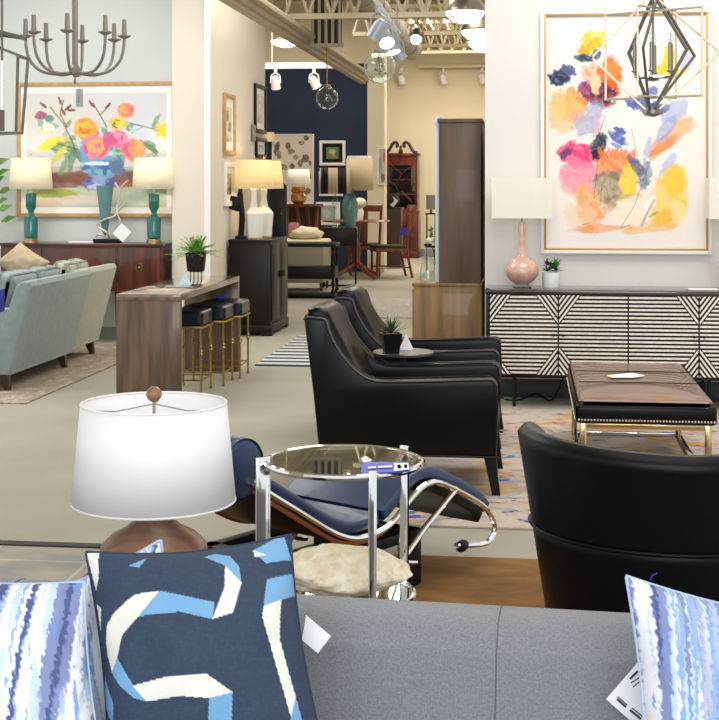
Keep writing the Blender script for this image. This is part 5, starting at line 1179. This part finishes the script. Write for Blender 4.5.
# daybed/ottoman with cushions
D_ = 19.6; p = PD(303, 300, D_); z_ = PD(300, 240, D_).z
t = thing('bench_seat', 'cream upholstered bench seen behind the black turned leg console', 'bench', (p.x, p.y, 0))
MB().b2((-.55, 0, .12), (.30, .7, z_-.08), .03).build('base', mat('greige_cloth', '#9a9484', .9), t); MB().b2((-.56, -.01, z_-.08), (.31, .71, z_), .04, seg=3).build('cushion', 'cream_cloth', t)
for x_ in (-.5, .25):
    for y_ in (.05, .65): MB().cyl((x_, y_, 0), (x_, y_, .12), .02, n=8).build('leg', 'dark_wood', t)
b = bmesh.new(); bmesh.ops.create_icosphere(b, subdivisions=4, radius=1)
for v in b.verts: c = v.co.copy(); v.co = Vector((c.x*.24*(1+noise.noise(c*2)*.2), c.y*.2, c.z*.10*(1+noise.noise(c*2.5)*.5)))
single(MB().bm(b), 'folded_throw', 'cream_cloth', 'crumpled cream throw lying on the cream bench', 'blanket', (p.x-.0, p.y+.3, z_+.07))
single(MB().box((0, 0, 0), (.16, .14, .24), .05, puff=.02, sub=4), 'cushion', mat('pink_cloth', '#c98f88', .9), 'small pink cushion at the left end of the cream bench', 'cushion', (PD(289, 240, D_).x, p.y+.35, z_+.125))
# chest on metal frame
D_ = 20.3; p = PD(322, 300, D_); z1_ = PD(340, 228, D_).z; z0_ = PD(340, 246, D_).z; w_ = (PD(357, 300, D_)-PD(322, 300, D_)).length
t = thing('chest_table', 'dark box chest on thin black metal legs holding the teal vase lamp', 'table', (p.x, p.y, 0), TH)
MB().b2((0, 0, z0_), (w_, .62, z1_), .004).build('chest_box', 'espresso', t)
MB().b2((w_, .02, z0_), (w_+.008, .6, z1_-.02), .002).build('side_panel', mat('weathered_panel', '#8a7f70', .6), t); MB().b2((w_+.008, .26, z0_+.10), (w_+.014, .34, z0_+.17)).build('latch', 'black', t)
for x_ in (.02, w_-.02):
    for y_ in (.02, .6): MB().b2((x_-.015, y_-.015, 0), (x_+.015, y_+.015, z0_)).build('leg', 'black_metal', t)
MB().b2((.02, .005, .02), (w_-.02, .03, .045)).build('stretcher', 'black_metal', t); MB().b2((w_-.03, .03, .02), (w_-.005, .6, .045)).build('stretcher', 'black_metal', t)
# teal vase lamp with striped shade
pv = PD(350, 228, 20.5)
t = thing('table_lamp', 'teal ceramic lamp with pale beige drum shade before the column', 'lamp', (pv.x, pv.y, z1_))
MB().lathe([(.07, 0), (.085, .05), (.12, .25), (.12, .36), (.08, .46), (.04, .52), (.045, .54)], n=28).build('lamp_base', 'teal_pot', t)
MB().cyl((0, 0, .54), (0, 0, 1.05), .01, n=8).build('stem', 'brass', t)
MB().lathe([(.21, .55), (.19, 1.02)], n=32, capb=False, capt=False).build('lamp_shade', mat('beige_shade', '#cbb999', .9), t, solid=.004).location = (.14, 0, 0)
MB().lathe([(.18, 1.02), (.18, 1.06)], n=32).build('shade_top', 'shade_pale', t).location = (.14, 0, 0)
pv = PD(335, 228, 20.35)
t = thing('table_lamp', 'clear glass candlestick lamp with black and beige striped shade', 'lamp', (pv.x, pv.y, z1_))
MB().lathe([(.06, 0), (.06, .02), (.02, .05), (.035, .12), (.02, .2), (.03, .3), (.05, .4), (.02, .46), (.02, .50)], n=20).build('lamp_base', 'clear', t)
n_ = 10; sm = MB()
for i in range(n_):
    a0, a1 = 2*math.pi*i/n_, 2*math.pi*(i+1)/n_
    for k_ in range(3):
        b0, b1 = a0+(a1-a0)*k_/3, a0+(a1-a0)*(k_+1)/3
        sm.add([(.235*math.cos(b0), .235*math.sin(b0), .50), (.235*math.cos(b1), .235*math.sin(b1), .50), (.225*math.cos(b1), .225*math.sin(b1), .88), (.225*math.cos(b0), .225*math.sin(b0), .88)], [(0, 1, 2, 3)], i % 2)
sm.build('lamp_shade', ['black', mat('beige_stripe', '#bda894', .9)], t, solid=.004)
# amber lamp / chair behind bench
pv = PD(297, 232, 21.5)
t = thing('bar_cabinet', 'reddish brown wooden stand under the amber glass lamp', 'cabinet', (pv.x, pv.y, 0))
z3 = PD(297, 204, 21.5).z
MB().b2((-.22, 0, z3-.05), (.35, .4, z3), .004).build('top', 'red_mahogany', t)
for x_, r_ in ((-.16, -.04), (-.02, .06), (.14, .05), (.3, -.02)): MB().tube([(x_, .1, z3-.04), (x_+r_, .1, z3*.5), (x_+r_*2.2, .1, 0)], .03, 6).build('leg', 'cherry', t)
MB().b2((-.2, .3, .15), (.33, .34, z3-.04)).build('back_panel', mat('brick_brown', '#4c2c22', .6), t)
t = thing('table_lamp', 'amber glass lamp with white shade in front of the stone shapes canvas', 'lamp', (pv.x, pv.y+.15, z3))
MB().lathe([(.07, 0), (.12, .05), (.12, .13), (.09, .17), (.12, .2), (.10, .27), (.03, .30)], n=20).build('lamp_base', mat('amber_glass', '#a8702a', .15, coat=.6, var=.4, vscale=12), t)
MB().lathe([(.19, .29), (.165, .54)], n=28, capb=False, capt=False).build('lamp_shade', 'shade_pale', t, solid=.004)
MB().cyl((0, 0, .3), (0, 0, .53), .008, n=6).build('stem', 'brass', t)
t = thing('side_chair', 'dark brown side chair partly hidden between bench and navy wall', 'chair', (PD(318, 300, 22.2).x, PD(318, 300, 22.2).y, 0))
MB().b2((-.24, -.2, .40), (.24, .22, .46), .01).build('seat', 'dark_wood', t); MB().b2((-.24, .2, .46), (.24, .24, .85), .02).build('backrest', 'dark_wood', t)
for x_ in (-.21, .21):
    for y_ in (-.17, .2): MB().cyl((x_, y_, 0), (x_, y_, .4), .02, n=8).build('leg', 'dark_wood', t)
pv = PD(316, 224, 21.2); single(MB().ball((0, 0, .05), .05, 10, sc=(1.3, 1, 1)).ball((.07, 0, .16), .05, 10, sc=(.7, .7, 1.5)).ball((.10, 0, .28), .035, 8), 'ornament_bird', 'white_ceramic', 'small white ornament on the dark chair seat near navy wall', 'ornament', (PD(316, 300, 22.2).x, PD(316, 300, 22.2).y, .46)) if False else None
# dining table and chairs
Dt = 22.2; pt = PD(356, 300, Dt); zt_ = PD(384, 220, Dt).z
t = thing('dining_table', 'round cherry pedestal dining table in the far room', 'table', (pt.x, pt.y, 0))
MB().lathe([(.53, zt_-.03), (.55, zt_-.015), (.53, zt_)], n=48).build('tabletop', 'cherry', t)
MB().lathe([(.08, .2), (.06, .35), (.09, .45), (.05, .6), (.09, zt_-.03)], n=20).build('pedestal', 'cherry', t)
for k_ in range(4):
    a_ = R(45+90*k_); MB().tube([(.04*math.cos(a_), .04*math.sin(a_), .24), (.25*math.cos(a_), .25*math.sin(a_), .13), (.48*math.cos(a_), .48*math.sin(a_), .03)], [.045, .035, .03], 8).build('foot', 'cherry', t)
def dchair(lab, px_, D, rz, S=1.12):
    t = thing('dining_chair', lab, 'chair', at_f(px_, D), rz)
    MB().b2((-.24*S, -.24*S, .43*S), (.24*S, .22*S, .47*S), .015).build('seat', 'darkfab', t); MB().b2((-.25*S, -.24*S, .38*S), (.25*S, .23*S, .43*S), .004).build('seat_rail', 'cherry', t)
    for x_ in (-1, 1):
        MB().tube([(x_*.21*S, -.21*S, 0), (x_*.22*S, -.21*S, .40*S)], .022, 6).build('leg', 'cherry', t)
        MB().tube(spline([(x_*.21*S, .30*S, 0), (x_*.22*S, .22*S, .42*S), (x_*.23*S, .26*S, .75*S), (x_*.24*S, .36*S, 1.05*S)], 4), .023, 6).build('leg', 'cherry', t)
        MB().tube([(x_*.21*S, -.2*S, .15*S), (x_*.21*S, .27*S, .15*S)], .013, 6).build('stretcher', 'cherry', t)
    MB().box((0, .35*S, 1.0*S), (.50*S, .03, .10*S), .01, rot=Matrix.Rotation(R(-15), 3, 'X')).build('top_rail', 'cherry', t)
    MB().tube([(0, .235*S, .47*S), (0, .28*S, .72*S), (0, .34*S, .98*S)], .045, 6, flat=.25).build('splat', 'cherry', t)
    return t
dchair('cherry dining chair facing left with a blue tag on its back', 389, 22.6, R(-72))
dchair('cherry dining chair behind the far dining table', 364, 23.3, R(-170))
o = MB().box((0, 0, 0), (.10, .01, .14), rot=Matrix.Rotation(R(20), 3, 'Y')).build('hang_tag', 'deep_blue', None); p = PD(404, 231.5, 22.3); o.location = p; tag(o, 'bright blue tag hanging from the far dining chair', 'tag')
# low brown cabinet
D_ = 25; p = PD(376, 300, D_); w_ = (PD(401, 300, D_)-p).length; z_ = PD(388, 207.5, D_).z
t = thing('low_cabinet', 'low brown cabinet in front of the tall mahogany secretary', 'cabinet', (p.x, p.y, 0))
MB().b2((0, 0, .0), (w_, .45, z_-.03), .004).build('body', mat('umber_wood', '#463224', .5), t); MB().b2((-.01, -.01, z_-.03), (w_+.01, .46, z_)).build('top', 'dark_wood', t)
for i in (0, 1): MB().b2((.02+i*w_/2, -.012, .08), (w_/2-.01+i*w_/2, 0, z_-.06)).build('door', mat('umber_wood', '#463224', .5), t)
pq = PD(389, 207, D_+.2)
t = thing('dark_basket', 'dark round basket bowl on the low brown cabinet', 'basket', (pq.x, pq.y, z_)); MB().lathe([(.14, 0), (.2, .12), (.17, .26), (.15, .26), (.17, .12), (.12, .03)], n=24, capt=True).build('bowl', mat('basket_black', '#221a16', .8, bump=.5), t)
MB().tube(spline([(-.16, 0, .2), (-.1, 0, .42), (.1, 0, .42), (.16, 0, .2)], 5), .012, 6).build('handle', mat('basket_black', '#221a16', .8), t)
o = MB().box((0, 0, 0), (.15, .004, .15), rot=Matrix.Rotation(R(38), 3, 'Y')).build('price_tag', 'paper', None); o.location = (PD(392.5, 193, D_+.03).x, PD(392.5, 193, D_+.03).y, z_+.107); tag(o, 'white square paper tag hanging before the mahogany secretary', 'tag')
# flower ball
pq = PD(362, 210, 22.6)
t = thing('flower_vase', 'white rounded flowers in a vase behind the beige lampshade', 'vase', (pt.x+.05, pt.y+.1, zt_)); MB().lathe([(.05, 0), (.07, .12), (.04, .2)], n=16).build('vase_body', 'white_ceramic', t); MB().ball((0, 0, .27), .11, 16, sc=(1, 1, .8)).build('blossoms', mat('cream_flower', '#dfe0c4', .8, bump=1, bscale=30), t)

# ================================================================== MAHOGANY SECRETARY
D_ = 28.3; yS = 28.3; xa, xc = PY(384, 200, yS).x, PY(417.5, 200, yS).x; W_ = xc-xa; h1 = PY(400, 155.5, yS).z; hm = PY(400, 211, yS).z; hp = PY(400, 140, yS).z
off = PY(400, 256, yS).z
t = thing('secretary_cabinet', 'tall red mahogany secretary with glass doors and broken scroll pediment', 'cabinet', (xa, yS, 0))
MB().b2((-.02, .0, .0), (W_+.02, .55, hm-.03), .006).build('lower_body', 'red_mahogany', t); MB().b2((-.04, -.03, 0), (W_+.04, .55, .14), .01).build('plinth', 'red_mahogany', t); MB().b2((-.04, -.02, hm-.03), (W_+.04, .56, hm), .006).build('ledge', 'red_mahogany', t)
MB().b2((0, .02, hm), (.10, .5, h1)).b2((W_-.06, .02, hm), (W_, .5, h1)).b2((.10, .02, h1-.2), (W_-.06, .5, h1)).b2((.10, .02, hm), (W_-.06, .5, hm+.05)).b2((.1, .45, hm), (W_-.06, .5, h1)).build('upper_body', 'red_mahogany', t)
MB().b2((.10, .03, hm+.05), (W_-.06, .036, h1-.2)).build('glass_door', 'clear', t, smooth=False)
m = MB(); cw = W_-.16; x1_, y0_, y1_ = .10, hm+.05, h1-.2
for pts in ([(0, .33), (1, .33)], [(0, .66), (1, .66)], [(.1, 1), (.5, .8), (.9, 1)], [(.5, .8), (.3, .6), (.5, .4), (.7, .6), (.5, .8)], [(.5, .4), (.1, .15)], [(.5, .4), (.9, .15)]): m.tube([(x1_+a_*cw, .022, y0_+b_*(y1_-y0_)) for a_, b_ in pts], .009, 5)
m.build('muntins', 'red_mahogany', t)
for i in range(3): MB().b2((.1, .08, hm+.25+i*.3), (W_-.06, .44, hm+.265+i*.3)).build('shelf', 'cherry', t)
for i in (0, 1):
    d = MB().b2((.03+i*W_/2, -.012, .2), (W_/2-.01+i*W_/2, 0, hm-.08), .003).build('door', 'red_mahogany', t)
    MB().lathe([(.0, -.018), (.22, -.016), (.24, -.012)], n=24, sx=.45).build('oval_panel', 'mahogany', d); o = d.children[0]; o.rotation_euler = (R(0), 0, 0); o.location = (.03+i*W_/2+W_/4-.02, 0, hm*.5); 
    me = o.data
    for v in me.vertices: v.co = Vector((v.co.x, v.co.z, v.co.y*1.1))
MB().b2((-.03, -.01, h1-.01), (W_+.03, .52, h1+.05), .008).build('cornice', 'red_mahogany', t)
for s_ in (-1, 1):
    cx_ = W_/2; pts = [(cx_+s_*(W_/2), 0, h1+.05), (cx_+s_*(W_*.36), 0, h1+.10), (cx_+s_*(W_*.24), 0, h1+.24), (cx_+s_*(W_*.13), 0, h1+.27), (cx_+s_*(W_*.09), 0, h1+.20), (cx_+s_*(W_*.15), 0, h1+.19)]
    MB().tube(spline(pts, 5), .032, 8).build('scroll', mat('dark_scroll', '#2c1210', .5), t)
MB().lathe([(.04, h1+.04), (.05, h1+.10), (.02, h1+.14), (.03, h1+.18), (.0, h1+.21)], c=(W_/2, 0, 0), n=14).build('finial', mat('dark_scroll', '#2c1210', .5), t)

# ================================================================== LIGHT FIXTURES
def dome(px_, py_, D, r, label, cap=True, emi='dome', hgt=.6):
    p = PD(px_, py_, D); t = thing('dome_pendant', label, 'pendant light', p)
    MB().lathe([(.0, -r*hgt), (r*.35, -r*hgt*.93), (r*.7, -r*hgt*.65), (r*.93, -r*hgt*.3), (r, 0)], n=32, capb=False).build('diffuser', emi, t)
    if cap: MB().lathe([(r, 0), (r*1.0, r*.12), (r*.8, r*.6), (r*.45, r*.9), (r*.15, r*1.0), (.03, r*1.1)], n=32).cyl((0, 0, r), (0, 0, max(.1, H-p.z-.01)), .012, n=8).build('cap', 'nickel', t)
    else: MB().lathe([(r*.9, .005), (r*.5, r*.2), (.03, r*.3)], n=24).cyl((0, 0, r*.2), (0, 0, max(.1, H-p.z-.01)), .012, n=8).build('cap', beam, t)
dome(465, 12, 11.5, .165, 'largest brushed metal dome pendant with lit white bowl, highest of three'); dome(480, 31, 14.5, .20, 'second metal dome pendant with lit bowl below the largest one'); dome(486, 42, 17.5, .23, 'lowest and farthest lit dome pendant beside the white wall')
dome(286, 41, 19, .215, 'shallow lit opal dome light near the corridor corner', False, 'dome', .42)
def globe(px_, py_, D, r, label):
    p = PD(px_, py_, D); t = thing('globe_pendant', label, 'pendant light', p)
    MB().ball((0, 0, 0), r, 32).build('glass_globe', 'clear', t)
    MB().lathe([(.03, r*.98), (.05, r*.96), (.05, r*1.12), (.02, r*1.2)], n=16).build('cap', 'nickel', t)
    MB().cyl((0, 0, r), (0, 0, H-p.z-.01), .008, n=6).build('rod', 'brass', t)
    rs = random.Random(px_)
    for i in range(7):
        c = Vector((rs.uniform(-1, 1), rs.uniform(-1, 1), rs.uniform(-1, .6))).normalized()*r*rs.uniform(.2, .6); o = MB().tube([(0, 0, r), c], .003, 4).ball(c, r*.09, 8).build('light_point', 'nickel', t)
globe(327, 98, 17, .14, 'clear glass globe pendant hanging in front of the navy wall'); globe(379.5, 67.5, 12.5, .145, 'larger clear glass globe pendant beside the track lights')
def track_head(p, aim, label, s_=1.0, lit=True, m='white', grp=None):
    t = thing('track_light_head', label, 'track light', p, 0, grp)
    d = Vector(aim).normalized(); c = Vector((0, 0, -.16*s_)); rot = d.to_track_quat('Z', 'Y')
    MB().cyl((0, 0, 0), (0, 0, -.05*s_), .02*s_, n=10).cyl((0, 0, -.05*s_), (.05*s_, 0, -.08*s_), .008*s_, n=6).cyl((.05*s_, 0, -.08*s_), (.06*s_, 0, -.17*s_), .008*s_, n=6).cyl((0, 0, -.05*s_), (-.05*s_, 0, -.08*s_), .008*s_, n=6).cyl((-.05*s_, 0, -.08*s_), (-.06*s_, 0, -.17*s_), .008*s_, n=6).build('yoke', m, t)
    mb = MB().lathe([(.035, -.07), (.05, -.03), (.055, .06), (.06, .075)], n=20, capt=False); 
    mb.v = [tuple((rot @ (Vector(v)*s_))+c) for v in mb.v]; mb.build('housing', m, t)
    mb = MB().lathe([(.0, .072), (.05, .077), (.052, .070)], n=20, capb=False); mb.v = [tuple((rot @ (Vector(v)*s_))+c) for v in mb.v]; mb.build('lamp_face', 'bulb' if lit else 'white_ceramic', t)
# track 1, running away from viewer
a0, a1 = PD(372, -6, 9.0), PD(399, 33.5, 11.2)
d = (a1-a0); zt1 = a0.z
tz = 3.0
def on_track(px_, D): return PD(px_, 0, D)
ta = Vector((PD(374, 0, 8.9).x, PD(374, 0, 8.9).y, 2.72)); tb_ = Vector((PD(399, 0, 11.0).x, PD(399, 0, 11.0).y, 2.72))
t = thing('ceiling_track', 'white light track running away from viewer above the glass globe', 'light track', ta)
MB().tube([(0, 0, 0), tb_-ta], .018, 4).build('rail', 'white', t); 
for k_ in (.1, .9): q_ = (tb_-ta)*k_; MB().cyl(q_, q_+Vector((0, 0, H-2.73)), .006, n=6).build('hanger', 'nickel', t)
gm = mat('silver_grey_head', '#9fa3a8', .4, metal=.4)
for i, (k_, aim, lab, lit) in enumerate(((.15, (-.6, .3, -1), 'boxy silver track head, nearest on the receding track', False), (.38, (.35, -.8, -.9), 'silver track head glowing towards the viewer on the receding track', True), (.62, (.3, -.2, -1), 'silver track head pointing down, third on the receding track', True), (.9, (.5, .4, -1), 'silver track head at the far end of the receding track', False))):
    track_head(ta+(tb_-ta)*k_+Vector((0, 0, -.015)), aim, lab, .95, lit, gm)
# single bright head, track 2 and 3 in far room
track_head(Vector((PY(416.5, 31, 15.2).x, 15.2, 3.352)), (0, -.7, -.6), 'bright lit track head hanging from the steel joist', 1.2, True, 'nickel')
for px_, lab in ((401, 'white track head at left on the far cream wall pipe'), (443, 'white track head at middle of the far cream wall pipe'), (482, 'white track head at right, beside the white wall edge')): track_head(Vector((PY(px_, 62, 28.85).x, 28.85, 3.937)), (.2, .5, -1), lab, 1.35, False, 'white')
p = PD(266, 66, 22.6); p2 = PD(335, 64, 22.6)
t = thing('ceiling_track', 'white light track along the top of the navy wall', 'light track', p)
MB().b2((-.5, -.03, -.05), ((p2-p).x, .03, .05), .005).build('rail', 'white', t)
for x_ in (.1, 1.0): MB().cyl((x_, 0, .05), (x_, 0, H-p.z-.01), .008, n=6).build('hanger', 'white', t)
track_head(PD(275.5, 68.5, 22.5), (0, .5, -1), 'white track head at left along the navy wall track', 1.4, False); track_head(PD(314, 68, 22.5), (.5, .5, -1), 'white track head at right along the navy wall track', 1.4, False)
